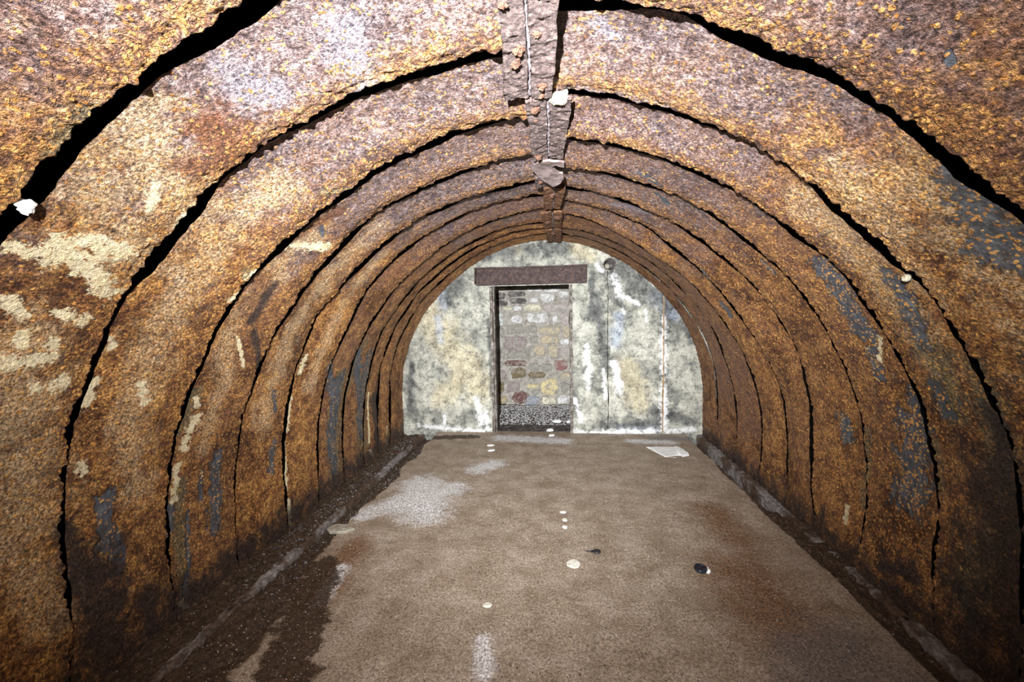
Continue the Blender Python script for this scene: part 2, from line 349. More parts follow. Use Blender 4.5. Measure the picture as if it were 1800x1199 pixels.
def rust_material(name, masks=True, base=None):
    s = NT(name)
    n_big = s.noise(2.6, 5, 0.62, 0.4); n_mid = s.noise(13, 7, 0.68, 0.3); n_fine = s.noise(95, 4, 0.75); n_cell = s.noise(38, 5, 0.7)
    n_m2 = s.noise(42, 6, 0.72)
    nn = s.math('ADD', s.math('MULTIPLY', n_mid, 0.55), s.math('MULTIPLY', n_m2, 0.45))
    col = s.ramp(nn, [(0.36, (0.070, 0.028, 0.012)), (0.44, (0.20, 0.080, 0.024)), (0.51, (0.42, 0.205, 0.058)), (0.57, (0.60, 0.34, 0.105)), (0.66, (0.76, 0.50, 0.23))])
    dk = s.ramp(n_big, [(0.36, (0.36, 0.29, 0.30)), (0.46, (0.74, 0.68, 0.68)), (0.55, (1.02, 0.98, 0.94)), (0.66, (1.22, 1.16, 1.04))])
    col = s.mix(1.0, col, dk, 'MULTIPLY')
    col = s.mix(0.8, col, s.ramp(n_cell, [(0.36, (0.35, 0.32, 0.32)), (0.47, (0.88, 0.86, 0.86)), (0.6, (1.2, 1.18, 1.15)), (0.7, (1.5, 1.45, 1.35))]), 'MULTIPLY')
    if masks:
        cream, steel, dark, tan = s.attr('m1'); lip, crown, olive, pale = s.attr('m2'); tone, flk, brown, foot = s.attr('m3')
        # mauve oxide skin of the crown
        mv = s.ramp(s.noise(30, 7, 0.72), [(0.36, (0.036, 0.026, 0.030)), (0.46, (0.150, 0.110, 0.112)), (0.55, (0.27, 0.215, 0.22)), (0.66, (0.46, 0.385, 0.38))])
        f = s.math('MULTIPLY', s.ss(s.math('ADD', crown, s.math('MULTIPLY', s.math('SUBTRACT', s.noise(5, 5), 0.5), 1.3)), 0.25, 0.8), s.math('SUBTRACT', 1.0, s.math('MULTIPLY', lip, 0.7)))
        col = s.mix(s.math('MULTIPLY', f, 0.85), col, mv)
        col = s.mix(s.math('MULTIPLY', f, 0.7), col, s.ramp(s.noise(4.5, 8, 0.7), [(0.36, (0.42, 0.44, 0.52)), (0.48, (0.92, 0.92, 0.96)), (0.6, (1.15, 1.08, 1.02))]), 'MULTIPLY')
        # brown-purple toned plates
        pur = s.ramp(s.noise(40, 7, 0.72), [(0.35, (0.07, 0.032, 0.024)), (0.55, (0.22, 0.11, 0.075)), (0.7, (0.36, 0.20, 0.13))])
        col = s.mix(s.math('MULTIPLY', tone, s.ss(n_big, 0.35, 0.6)), col, pur)
        col = s.mix(s.math('MULTIPLY', s.patch(pale, s.noise(10, 8, 0.75), 1.2, 0.2, 1.1), 0.38), col, (0.42, 0.41, 0.50))
        tn = s.ramp(s.noise(60, 6, 0.75), [(0.35, (0.44, 0.26, 0.12)), (0.5, (0.72, 0.52, 0.29)), (0.64, (0.90, 0.72, 0.48))])
        col = s.mix(s.math('MULTIPLY', s.patch(s.math('MULTIPLY', tan, 0.8), s.noise(8, 10, 0.8), 1.5, 0.2, 0.95), 0.55), col, tn)
        col = s.mix(s.math('MULTIPLY', s.patch(brown, s.noise(12, 8, 0.72), 1.0, 0.15, 0.85), 0.75), col, (0.16, 0.055, 0.018))
        ol = s.ramp(s.noise(24, 6, 0.7, vec=s.mapping((1, 2.2, 0.5))), [(0.35, (0.07, 0.065, 0.035)), (0.6, (0.26, 0.22, 0.12))])
        col = s.mix(s.math('MULTIPLY', s.patch(olive, s.noise(14, 8, 0.75), 1.0, 0.2, 0.8), 0.75), col, ol)
        nst = s.noise(22, 7, 0.68, vec=s.mapping((1.3, 1.3, 0.6)))
        st = s.ramp(s.noise(30, 6, 0.7, vec=s.mapping((1.5, 1.5, 0.35))), [(0.3, (0.018, 0.025, 0.038)), (0.55, (0.075, 0.095, 0.12)), (0.75, (0.20, 0.22, 0.22))])
        fst = s.math('MULTIPLY', s.patch(steel, nst, 1.1, 0.38, 0.62), 0.93)
        col = s.mix(fst, col, st)
        # loose ochre flakes
        dv = s.n('ShaderNodeVectorMath', operation='MULTIPLY_ADD'); s.l(s.noise(30, 3, col=True), dv.inputs[0]); dv.inputs[1].default_value = (0.02, 0.02, 0.02); s.l(s.co, dv.inputs[2])
        vc = s.n('ShaderNodeTexVoronoi'); s.l(dv.outputs[0], vc.inputs['Vector']); vc.inputs['Scale'].default_value = 78
        vs_ = s.n('ShaderNodeSeparateColor'); s.l(vc.outputs['Color'], vs_.inputs[0])
        dens = s.math('ADD', s.math('MULTIPLY', flk, 0.5), s.math('MULTIPLY', s.math('SUBTRACT', n_mid, 0.5), 1.3))
        fl = s.math('MULTIPLY', s.math('LESS_THAN', s.math('ADD', vs_.outputs[0], 0.0), dens), s.ss(vc.outputs['Distance'], 0.62, 0.48))
        flc = s.mix(vs_.outputs[1], (0.50, 0.20, 0.04), (0.74, 0.42, 0.12))
        col = s.mix(s.math('MULTIPLY', fl, 0.8), col, flc)
        cr = s.math('MULTIPLY', s.patch(cream, s.noise(24, 9, 0.74), 1.7, 0.42, 0.72), 0.92)
        col = s.mix(cr, col, s.mix(s.noise(25, 4), (0.90, 0.70, 0.34), (1.0, 0.95, 0.72)))
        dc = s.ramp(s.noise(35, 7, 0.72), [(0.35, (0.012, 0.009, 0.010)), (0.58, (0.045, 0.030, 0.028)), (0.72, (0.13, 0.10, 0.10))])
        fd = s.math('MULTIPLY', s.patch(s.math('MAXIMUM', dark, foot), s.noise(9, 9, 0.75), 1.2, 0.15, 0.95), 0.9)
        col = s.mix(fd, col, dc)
    grain = s.ramp(n_fine, [(0.37, (0.10, 0.09, 0.10)), (0.45, (0.62, 0.60, 0.60)), (0.54, (1.18, 1.16, 1.13)), (0.64, (2.3, 2.2, 2.05))])
    if masks:
        soft = s.math('MAXIMUM', fst, cr); col = s.mix(s.math('SUBTRACT', 0.9, s.math('MULTIPLY', soft, 0.65)), col, grain, 'MULTIPLY')
    else:
        col = s.mix(0.85, col, grain, 'MULTIPLY')
    # cracked granular relief
    wv = s.n('ShaderNodeVectorMath', operation='MULTIPLY_ADD'); s.l(s.noise(26, 3, col=True), wv.inputs[0]); wv.inputs[1].default_value = (0.05, 0.05, 0.05); s.l(s.co, wv.inputs[2])
    v1 = s.vor(85, 'DISTANCE_TO_EDGE', vec=wv.outputs[0]); v2 = s.vor(38, 'DISTANCE_TO_EDGE', vec=wv.outputs[0])
    h = s.math('MULTIPLY', n_fine, 0.8)
    h = s.math('ADD', h, s.math('MULTIPLY', n_cell, 0.9))
    if masks:
        amt = s.math('MULTIPLY', lip, 1.0); h = s.math('ADD', h, s.math('MULTIPLY', s.ss(v2, 0.0, 0.10), s.math('MULTIPLY', amt, 0.28)))
        h = s.math('ADD', h, s.math('MULTIPLY', fl, 0.18))
    h = s.math('ADD', h, s.math('MULTIPLY', s.ss(v1, 0.0, 0.15), 0.10))
    if masks:
        h = s.math('MULTIPLY', h, s.math('SUBTRACT', 1.0, s.math('MULTIPLY', fst, 0.75)))
    rough = s.math('MULTIPLY_ADD', n_cell, 0.6, 0.22)
    return s.fin(col, rough, h, 0.018, 1.0, spec=0.4)

def simple_rough(name, c1, c2, c3, scale=20, grain=120, bump=0.01, rough=0.85, spec=0.3):
    s = NT(name)
    col = s.ramp(s.noise(scale, 7, 0.68), [(0.32, c1), (0.5, c2), (0.68, c3)])
    g = s.noise(grain, 3, 0.7)
    col = s.mix(0.7, col, s.ramp(g, [(0.3, (0.55, 0.55, 0.55)), (0.5, (1, 1, 1)), (0.7, (1.35, 1.35, 1.35))]), 'MULTIPLY')
    h = s.math('ADD', s.math('MULTIPLY', s.noise(scale*1.5, 6, 0.7), 1.0), s.math('MULTIPLY', g, 0.4))
    return s.fin(col, rough, h, bump, 0.8, spec=spec)

M = {}
M['rust'] = rust_material('rust')
M['strap'] = simple_rough('strap_rust', (0.030, 0.020, 0.020), (0.145, 0.098, 0.09), (0.38, 0.28, 0.25), 48, 150, 0.035, 0.5, 0.5)
M['bolt'] = simple_rough('bolt_rust', (0.04, 0.02, 0.015), (0.15, 0.075, 0.05), (0.36, 0.19, 0.11), 45, 150, 0.012, 0.6, 0.4)
M['brown_strap'] = simple_rough('brown_strap_rust', (0.05, 0.026, 0.016), (0.17, 0.085, 0.045), (0.33, 0.17, 0.08), 36, 130, 0.015, 0.7, 0.3)
M['shade_earth'] = simple_rough('shade_black_earth', (0.004, 0.003, 0.003), (0.008, 0.006, 0.005), (0.012, 0.01, 0.008), 12, 60, 0.01, 1.0, 0.05)  # near-black backing: the shade in the seam gaps is put into its colour
M['kerb'] = simple_rough('kerb_concrete', (0.05, 0.040, 0.036), (0.16, 0.135, 0.13), (0.36, 0.33, 0.33), 14, 110, 0.012, 0.8)
M['lintel'] = simple_rough('lintel_steel', (0.022, 0.014, 0.014), (0.060, 0.038, 0.036), (0.15, 0.095, 0.075), 34, 140, 0.006, 0.6)
M['timber'] = simple_rough('grey_timber', (0.05, 0.04, 0.033), (0.17, 0.15, 0.13), (0.40, 0.38, 0.35), 16, 90, 0.006, 0.85)
M['mortar'] = simple_rough('rubble_mortar', (0.24, 0.22, 0.19), (0.46, 0.43, 0.375), (0.66, 0.62, 0.56), 18, 90, 0.02, 0.9)
M['foam'] = simple_rough('lime_lump', (0.42, 0.37, 0.24), (0.70, 0.65, 0.47), (0.86, 0.82, 0.66), 40, 120, 0.01, 0.85)
M['white'] = simple_rough('white_lime', (0.68, 0.69, 0.68), (0.86, 0.88, 0.87), (0.96, 0.97, 0.97), 14, 80, 0.004, 0.7)
M['chip'] = simple_rough('pale_chip', (0.48, 0.46, 0.38), (0.70, 0.69, 0.60), (0.84, 0.83, 0.76), 30, 120, 0.004, 0.8)
M['greystone'] = simple_rough('grey_stone', (0.20, 0.18, 0.14), (0.33, 0.31, 0.25), (0.45, 0.42, 0.35), 24, 110, 0.006, 0.85)
M['black'] = simple_rough('black_rubber', (0.010, 0.010, 0.012), (0.018, 0.018, 0.020), (0.03, 0.03, 0.035), 20, 80, 0.001, 0.45, 0.5)
M['gloss'] = simple_rough('dark_glass', (0.006, 0.010, 0.018), (0.010, 0.016, 0.028), (0.02, 0.03, 0.045), 8, 60, 0.0005, 0.12, 0.9)
M['grit'] = simple_rough('grit', (0.10, 0.06, 0.04), (0.38, 0.31, 0.25), (0.88, 0.85, 0.80), 130, 400, 0.002, 0.8)
M['gravel'] = simple_rough('gravel', (0.20, 0.19, 0.185), (0.60, 0.59, 0.58), (0.95, 0.95, 0.95), 60, 150, 0.004, 0.85)
M['dirt'] = simple_rough('brown_dirt', (0.025, 0.014, 0.009), (0.075, 0.042, 0.026), (0.15, 0.10, 0.075), 26, 120, 0.012, 0.8)
M['rubble_dark'] = simple_rough('dark_rubble', (0.025, 0.020, 0.018), (0.085, 0.07, 0.065), (0.30, 0.28, 0.27), 22, 100, 0.008, 0.7)
M['bar'] = simple_rough('bar_rust', (0.16, 0.09, 0.045), (0.38, 0.25, 0.13), (0.6, 0.48, 0.33), 30, 120, 0.004, 0.8)

def kerb_material():
    s = NT('kerb_concrete'); n = s.noise(2.3, 8, 0.7); n2 = s.noise(30, 7, 0.72)
    c = s.ramp(n2, [(0.32, (0.08, 0.068, 0.062)), (0.5, (0.22, 0.20, 0.19)), (0.68, (0.45, 0.43, 0.43))])
    d = s.ramp(n2, [(0.35, (0.025, 0.014, 0.009)), (0.6, (0.12, 0.07, 0.04))])
    col = s.mix(s.ss(n, 0.42, 0.56), c, d)
    return s.fin(col, 0.85, s.math('ADD', n2, s.math('MULTIPLY', s.noise(120, 3), 0.4)), 0.012, 0.8)
M['kerb'] = kerb_material()
def floor_material():
    s = NT('floor_screed')
    white, dark, rust, grey = s.attr('m1')
    n1 = s.noise(5, 6, 0.62); nf = s.noise(170, 3, 0.8); ng = s.noise(70, 5, 0.75)
    col = s.ramp(n1, [(0.35, (0.27, 0.212, 0.155)), (0.5, (0.35, 0.288, 0.222)), (0.65, (0.43, 0.365, 0.30))])
    col = s.mix(s.math('MULTIPLY', s.patch(rust, s.noise(6, 8, 0.7), 0.6, 0.0, 1.1), 0.75), col, s.ramp(ng, [(0.4, (0.09, 0.04, 0.018)), (0.6, (0.26, 0.13, 0.055))]))
    col = s.mix(s.math('MULTIPLY', s.patch(grey, s.noise(6, 6), 0.8, 0.0, 1.0), 0.7), col, (0.20, 0.19, 0.19))
    col = s.mix(s.math('MULTIPLY', s.patch(white, s.noise(11, 9, 0.78), 0.9, 0.15, 0.95), 0.9), col, s.ramp(ng, [(0.35, (0.42, 0.42, 0.43)), (0.6, (0.84, 0.86, 0.88))]))
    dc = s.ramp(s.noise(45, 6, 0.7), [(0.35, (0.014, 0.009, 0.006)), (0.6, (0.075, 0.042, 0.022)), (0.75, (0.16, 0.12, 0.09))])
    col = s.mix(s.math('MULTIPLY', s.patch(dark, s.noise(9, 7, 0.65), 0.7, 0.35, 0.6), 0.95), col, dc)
    g = s.ramp(nf, [(0.30, (0.25, 0.22, 0.2)), (0.44, (0.78, 0.76, 0.75)), (0.56, (1.12, 1.12, 1.10)), (0.68, (2.0, 2.0, 1.95))])
    col = s.mix(0.9, col, g, 'MULTIPLY')
    g2 = s.ramp(ng, [(0.38, (0.42, 0.38, 0.35)), (0.5, (1, 1, 1)), (0.62, (1.4, 1.38, 1.35))])
    col = s.mix(0.8, col, g2, 'MULTIPLY')
    v = s.n('ShaderNodeTexVoronoi'); s.l(s.co, v.inputs['Vector']); v.inputs['Scale'].default_value = 60
    sp = s.math('MULTIPLY', s.math('LESS_THAN', v.outputs['Distance'], 0.20), s.math('GREATER_THAN', s.noise(60, 1), 0.56))
    col = s.mix(s.math('MULTIPLY', sp, 0.7), col, (0.72, 0.70, 0.64))
    v2 = s.n('ShaderNodeTexVoronoi'); s.l(s.co, v2.inputs['Vector']); v2.inputs['Scale'].default_value = 34
    sp2 = s.math('MULTIPLY', s.math('LESS_THAN', v2.outputs['Distance'], 0.16), s.math('GREATER_THAN', s.noise(31, 1), 0.6))
    col = s.mix(s.math('MULTIPLY', sp2, 0.8), col, (0.05, 0.03, 0.02))
    h = s.math('ADD', s.math('MULTIPLY', ng, 0.8), s.math('MULTIPLY', nf, 0.6))
    return s.fin(col, s.math('MULTIPLY_ADD', ng, 0.4, 0.45), h, 0.009, 0.8, spec=0.3)
M['floor'] = floor_material()

def plaster_material():
    s = NT('damp_plaster')
    dark, white, tan, blue = s.attr('m1')
    n1 = s.noise(3.2, 8, 0.66, 0.3); n2 = s.noise(14, 8, 0.7); nf = s.noise(90, 4, 0.75)
    col = s.ramp(n1, [(0.34, (0.15, 0.155, 0.145)), (0.44, (0.31, 0.315, 0.28)), (0.52, (0.44, 0.445, 0.385)), (0.64, (0.56, 0.56, 0.49))])
    col = s.mix(s.math('MULTIPLY', s.patch(tan, s.noise(5, 8, 0.7), 0.9, 0.0, 1.0), 0.55), col, (0.58, 0.50, 0.31))
    col = s.mix(s.math('MULTIPLY', s.patch(blue, s.noise(9, 8, 0.7), 1.0, 0.1, 1.0), 0.5), col, (0.42, 0.50, 0.66))
    col = s.mix(0.95, col, s.ramp(n2, [(0.36, (0.38, 0.39, 0.40)), (0.46, (0.85, 0.85, 0.84)), (0.56, (1.08, 1.08, 1.06)), (0.66, (1.35, 1.33, 1.28))]), 'MULTIPLY')
    col = s.mix(0.8, col, s.ramp(s.noise(38, 7, 0.75), [(0.36, (0.45, 0.45, 0.44)), (0.47, (0.95, 0.95, 0.95)), (0.6, (1.15, 1.15, 1.15))]), 'MULTIPLY')
    col = s.mix(s.math('MULTIPLY', s.patch(dark, s.noise(8, 10, 0.74), 1.2, 0.1, 1.0), 0.85), col, s.ramp(n2, [(0.4, (0.045, 0.05, 0.052)), (0.62, (0.18, 0.185, 0.18))]))
    col = s.mix(s.math('MULTIPLY', s.patch(white, s.noise(14, 9, 0.72), 1.5, 0.30, 1.1), 0.8), col, (0.84, 0.86, 0.87))
    # fine hair cracks
    ve = s.vor(3.1, 'DISTANCE_TO_EDGE', vec=None)
    col = s.mix(0.8, col, s.ramp(nf, [(0.3, (0.6, 0.6, 0.6)), (0.5, (1, 1, 1)), (0.7, (1.22, 1.22, 1.22))]), 'MULTIPLY')
    h = s.math('ADD', s.math('MULTIPLY', n2, 1.0), s.math('MULTIPLY', nf, 0.25))
    return s.fin(col, 0.85, h, 0.012, 0.6, spec=0.25)
M['plaster'] = plaster_material()

# ------------------------------------------------------------------ tunnel section
DEG = np.arange(0, 136, 7.5)
def Rm(a):
    a = np.abs(a); a2 = np.minimum(a, PI/2)
    r = sum(RF[k]*np.cos(k*a2) for k in range(6))
    return np.where(a > PI/2, r/np.cos(np.clip(a-PI/2, 0, 0.5)), r)
SEAM = {'L': [(-1.4, None), (-0.9, None), (-0.42, None), (0.06, None), (0.55, None)], 'R': [(-1.2, None), (-0.7, None), (-0.2, None), (0.32, None), (0.82, None)]}
for k in range(8):
    SEAM['L'].append(LIP['L%d' % k]); SEAM['R'].append(LIP['R%d' % k])
SEAM['L'] += [(4.76, None), (5.12, None), (5.62, None)]
SEAM['R'] += [(5.08, None), (5.62, None)]
def lip_r(seam, a):
    r = Rm(a)
    if seam[1] is not None: r = r + np.interp(np.degrees(np.abs(a)), DEG, seam[1])
    return r
def ridge_x(y): return np.interp(y, [1.3, 1.8, 2.5, 3.4, 5.2], [-0.085, -0.085, -0.04, -0.03, -0.04])
PK = {'L': [], 'R': []}
for (k, sd, y0, a0, y1, a1, r) in PATCHES: PK[sd].append((k, y0, math.radians(a0)*2.05, y1, math.radians(a1)*2.05, r))
TONE = {'L': [.2, .2, .3, .2, .3, .2, .1, .1, .35, .1, .1, .55, .45, .2, .3, .3], 'R': [.3, .3, .3, .3, .5, .4, .15, .35, .5, .3, .5, .2, .8, .9, .7]}
def steel_plate(side, k, parent):
    seams = SEAM[side]; s0, s1 = seams[k-1], seams[k]; y0, y1 = s0[0]-0.05, s1[0]; gapf = max(0.022, 0.024*s0[0]-0.006); gapc = 0.080+0.030*max(0.5, s0[0])  # crown gap widened so black backing stands in for the lip's cast shadow
    near = max(0.6, 0.5*(y0+y1)); res = 0.0065 if 0.7 < near < 2.2 else (0.009 if 2.2 <= near < 3.4 else (0.012 if near >= 3.4 else (0.02 if near < 0 or y1 < 0.7 else 0.009)))
    if y1 < 0.5: res = 0.03
    sg = -1 if side == 'L' else 1
    n = int(3.7/res); m = max(12, int((y1-y0)/res))
    a = np.linspace(0, math.radians(102.5), n)[:, None]; t = np.linspace(0, 1, m)[None, :]
    A0 = np.broadcast_to(a, (n, m)); T = np.broadcast_to(t, (n, m))
    Y = y0+(y1-y0)*T
    # the top edge follows the crown joint
    ar = np.arcsin(np.clip((ridge_x(Y)-CX)/2.2, -0.2, 0.2))*sg
    A = ar + (A0)*(1-ar/math.radians(102.5))
    opening = sstep(math.radians(25), math.radians(75), np.abs(A))
    gap = gapc+(gapf-gapc)*opening; gap = gap*(1-0.45*sstep(math.radians(88), math.radians(100), A0)); Y = Y + (1-T)*(0.05+gap*(0.85+0.3*vnoise(A*9, A*0+k*7.7, A*0, 15))+0.008*fbm(A*2, A*0+k, A*0, 20, 3, seed=77))
    R0, R1 = lip_r(s0, A), lip_r(s1, A)
    sc = np.interp(s0[0], [0.8, 1.5, 2.5, 4.0], [0.050, 0.045, 0.038, 0.028]); step = sc - (sc-0.016)*sstep(math.radians(25), math.radians(75), np.abs(A)) + 0.006*vnoise(A*2.5, A*0+k*3.1, A*0, 5)
    prof = 1.0 - 1.12*sstep(0.02, 0.86, T**1.15) + 0.12*sstep(0.86, 1.0, T)
    R = R0+(R1-R0)*T + step*prof - 0.016*opening*np.sin(PI*T)**1.5*0.8
    # world position for noise
    def pos(R_, Y_):
        A_ = A[:, -R_.shape[1]:]; return CX+R_*np.sin(A_)*sg, Y_, CZ+R_*np.cos(A_)
    X, Yq, Z = pos(R, Y)
    lipm = sstep(0.55, 0.92, T + 0.10*fbm(X, Yq, Z, 5, 3, seed=11))*(0.45+0.55*sstep(math.radians(80), math.radians(40), np.abs(A)))
    rough = 0.0035*fbm(X, Yq, Z, 9, 3, seed=1)*2 + (0.0022+0.0045*lipm)*fbm(X, Yq, Z, 34, 3, 0.65, seed=2)*2
    rough = rough + 0.010*fbm(X, Yq, Z, 3.1, 2, seed=4)
    edge = sstep(0.88, 1.0, T)
    R = R - rough - edge*0.007*np.abs(fbm(X, Yq, Z, 26, 2, seed=9))*1.5
    Y = Y + edge*(0.011*fbm(X, Yq*0, Z, 11, 4, 0.7, seed=6+k)*2 + 0.006*vnoise(X*70, Z*70, X*0, 8))
    # turned edge: go outward and back behind the sheet
    th = np.maximum(step*0.55, 0.018)
    e1 = pos(R[:, -1:]+th[:, -1:]*0.35, Y[:, -1:]+0.004); e2 = pos(R[:, -1:]+th[:, -1:], Y[:, -1:]-0.006); e3 = pos(R[:, -1:]+th[:, -1:]*1.05, Y[:, -1:]-0.07)
    X, Yq, Z = pos(R, Y)
    X = np.concatenate([X, e1[0], e2[0], e3[0]-0*X[:, -1:]], 1); Yc = np.concatenate([Yq, e1[1], e2[1], e3[1]], 1); Z = np.concatenate([Z, e1[2], e2[2], e3[2]], 1)
    def ext(q): return np.concatenate([q, q[:, -1:], q[:, -1:], q[:, -1:]], 1)
    Ae, lipm = ext(A), ext(lipm); S = np.abs(Ae)*2.05
    def msk(kind): return capsule_mask(Yc, S, [p[1:] for p in PK[side] if p[0] == kind], None)
    cream, steel, dark, tan, olive, pale, brown = [msk(q) for q in ('cream', 'steel', 'dark', 'tan', 'olive', 'pale', 'brown')]
    ad = np.degrees(np.abs(Ae))
    crown = sstep(62, 8, ad)*(0.9 if side == 'L' else 0.8)*sstep(5.4, 3.0, Yc) + 0.1
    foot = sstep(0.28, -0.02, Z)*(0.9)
    if side == 'R': steel = np.maximum(steel, 0.20*sstep(42, 60, ad)*sstep(3.4, 2.6, Yc))
    else: cream = np.maximum(cream, 0.13*sstep(42, 60, ad)*sstep(100, 85, ad)*sstep(1.7, 1.3, Yc))
    tone = np.full_like(Z, TONE[side][k] if k < len(TONE[side]) else 0.3)
    flk = np.clip(0.25 + 0.6*lipm + (0.42 if side == 'R' else 0.12)*sstep(25, 50, ad)*sstep(4.2, 2.6, Yc), 0, 1)
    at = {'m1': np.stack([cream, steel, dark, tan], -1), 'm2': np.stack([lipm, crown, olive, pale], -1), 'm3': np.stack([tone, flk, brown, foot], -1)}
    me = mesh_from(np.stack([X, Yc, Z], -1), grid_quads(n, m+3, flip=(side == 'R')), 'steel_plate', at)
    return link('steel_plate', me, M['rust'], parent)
for side, nm in (('L', 'wall_left'), ('R', 'wall_right')):
    sg = -1 if side == 'L' else 1
    a = np.linspace(math.radians(6), math.radians(104), 40)[:, None]; y = np.linspace(-1.9, 5.6, 12)[None, :]
    A = np.broadcast_to(a, (40, 12)); Y = np.broadcast_to(y, (40, 12)); R = Rm(A)+0.16
    me = mesh_from(np.stack([CX+sg*R*np.sin(A), Y, CZ+R*np.cos(A)], -1), grid_quads(40, 12, flip=(side == 'R')), nm)
    w = tag(link(nm, me, M['shade_earth']), kind='structure')
    for k in range(1, len(SEAM[side])): steel_plate(side, k, w)

# ------------------------------------------------------------------ crown joint (ceiling)
a = np.linspace(-math.radians(7), math.radians(7), 6)[:, None]; y = np.linspace(-1.9, 5.6, 10)[None, :]
A = np.broadcast_to(a, (6, 10)); Y = np.broadcast_to(y, (6, 10)); R = Rm(A)+0.165
ceiling = tag(link('ceiling', mesh_from(np.stack([CX+R*np.sin(A), Y, CZ+R*np.cos(A)], -1), grid_quads(6, 10, True), 'ceiling'), M['shade_earth']), kind='structure')
def slab_mesh(x0, x1, y0, y1, zf, th, res=0.008, amp=0.006, seed=0, tl=(0, 0), rag=0.012):
    """rough strap: lower face at height zf(x, y), thickness th upward; tl lets the far end be skewed"""
    n = max(4, int(abs(x1(y0)-x0(y0))/res)); m = max(6, int((y1-y0)/res))
    u = np.linspace(0, 1, n)[:, None]*np.ones((1, m)); v = np.linspace(0, 1, m)[None, :]*np.ones((n, 1))
    Y = y0+(y1-y0)*v; X = x0(Y)+(x1(Y)-x0(Y))*u
    Y = Y + sstep(0.85, 1, v)*rag*fbm(X, X*0, X*0+seed, 22, 3, seed=seed)*1.6 + (tl[0]+(tl[1]-tl[0])*u)*v
    X = X + 0.006*(sstep(0.8, 1, u)+sstep(0.2, 0, u))*fbm(Y, Y*0+seed, Y*0, 15, 3, seed=seed+3)
    Z = zf(X, Y) - amp*fbm(X, Y, X*0+seed, 26, 4, 0.6, seed=seed+5)*2 - amp*0.8*np.abs(fbm(X, Y, X*0, 60, 2, seed=seed))
    top = Z + th
    P = np.stack([X, Y, Z], -1); Q = np.stack([X, Y, top], -1)
    # close with side skirts
    ring = [P]; idx = np.arange(n*m).reshape(n, m); co = [P.reshape(-1, 3), Q.reshape(-1, 3)]; off = n*m
    quads = [grid_quads(n, m, True)]; quads.append(grid_quads(n, m, False)+off)
    for line in (idx[0, :], idx[-1, ::-1], idx[::-1, 0], idx[:, -1]):
        quads.append(np.stack([line[:-1], line[1:], line[1:]+off, line[:-1]+off], 1))
    return np.concatenate(co), np.concatenate(quads)
def crown_z(y): return CZ+2.198+0*y
def lump(r, seed, sx=1, sy=1, sz=1, sub=3, amp=0.25):
    bm = bmesh.new(); bmesh.ops.create_icosphere(bm, subdivisions=sub, radius=1)
    rr = random.Random(seed); ox, oy = rr.random()*9, rr.random()*9
    co = np.array([v.co[:] for v in bm.verts]); d = 1+amp*fbm(co[:, 0]+ox, co[:, 1]+oy, co[:, 2], 1.6, 3, seed=seed)*2
    for v, q in zip(bm.verts, d): v.co = Vector((v.co.x*q*r*sx, v.co.y*q*r*sy, v.co.z*q*r*sz))
    return bm
def crown_strap(ya, yb, xl, xm, xr, mat, bolts, drop=0.035, zl=None, rag=0.012):
    root = empty('crown_strap', (xm((ya+yb)/2), (ya+yb)/2, CZ+2.16)); root.parent = ceiling
    ox, oy, oz = root.location
    for j, (a, b) in enumerate(((xl, lambda y: xm(y)-0.006), (lambda y: xm(y)+0.006, xr))):
        zf = (lambda x, y, j=j: crown_z(y) - drop - 0.10*np.abs(x-xm(y)) if True else 0)
        co, q = slab_mesh(a, b, ya, yb, zf, 0.022, seed=int(ya*37)+j*5, rag=rag, res=0.006 if yb < 2.7 else 0.01)
        co = co - np.array([ox, oy, oz])
        o = link('flange', mesh_from(co, q, 'flange'), mat, root)
    # lime crusted weld line between the flanges
    ys = np.linspace(ya, yb, 60)
    co = []
    for yy in ys:
        x = float(xm(yy)); z = float(crown_z(yy))-drop+0.004
        for dx, dz in ((-0.009, 0.010), (-0.003, 0.002), (0.003, 0.002), (0.009, 0.010)):
            co.append((x+dx+0.003*math.sin(yy*91+dx*50)-ox, yy-oy, z+dz+0.002*math.sin(yy*143)-oz))
    return_root = link('joint_line', mesh_from(np.array(co), grid_quads(60, 4, True), 'joint_line'), M['pale_joint'], root)
    for i, (bx, by, br) in enumerate(bolts):
        z = float(crown_z(by))-drop-0.10*abs(bx-float(xm(by)))
        bm = lump(br, 30+i+int(ya*10), 1, 1.05, 0.85, 4, 0.45)
        # hexagonal nut under the crust
        b = from_bm('bolt', bm, M['bolt'], root, True); b.location = (bx-ox, by-oy, z-br*0.15-oz)
    return root
M['pale_joint'] = simple_rough('pale_joint', (0.10, 0.08, 0.08), (0.30, 0.26, 0.27), (0.62, 0.58, 0.63), 40, 140, 0.006, 0.7)
lin = lambda pts: (lambda y: np.interp(y, [p[0] for p in pts], [p[1] for p in pts]))
crown_strap(0.20, 1.05, lin([(0, -.16), (1, -.17)]), lin([(0, -.07), (1, -.08)]), lin([(0, .01), (1, .012)]), M['strap'], [(-.12, .7, .02)])
crown_strap(1.07, 1.80, lin([(1.1, -.155), (1.3, -.160), (1.45, -.165), (1.8, -.206)]), lin([(1.1, -.078), (1.5, -.083), (1.8, -.100)]), lin([(1.1, .016), (1.5, .010), (1.8, -.012)]), M['strap'],
            [(-.118, 1.47, .017), (-.130, 1.54, .019), (-.045, 1.71, .015), (-.05, 1.40, .012), (-.052, 1.785, .011), (-.14, 1.25, .013)])
crown_strap(1.83, 2.52, lin([(1.8, -.118), (2.52, -.128)]), lin([(1.8, -.026), (2.52, -.036)]), lin([(1.8, .072), (2.1, .062), (2.52, .044)]), M['strap'],
            [(-.083, 1.90, .017), (-.085, 2.00, .010), (-.095, 2.46, .018)])
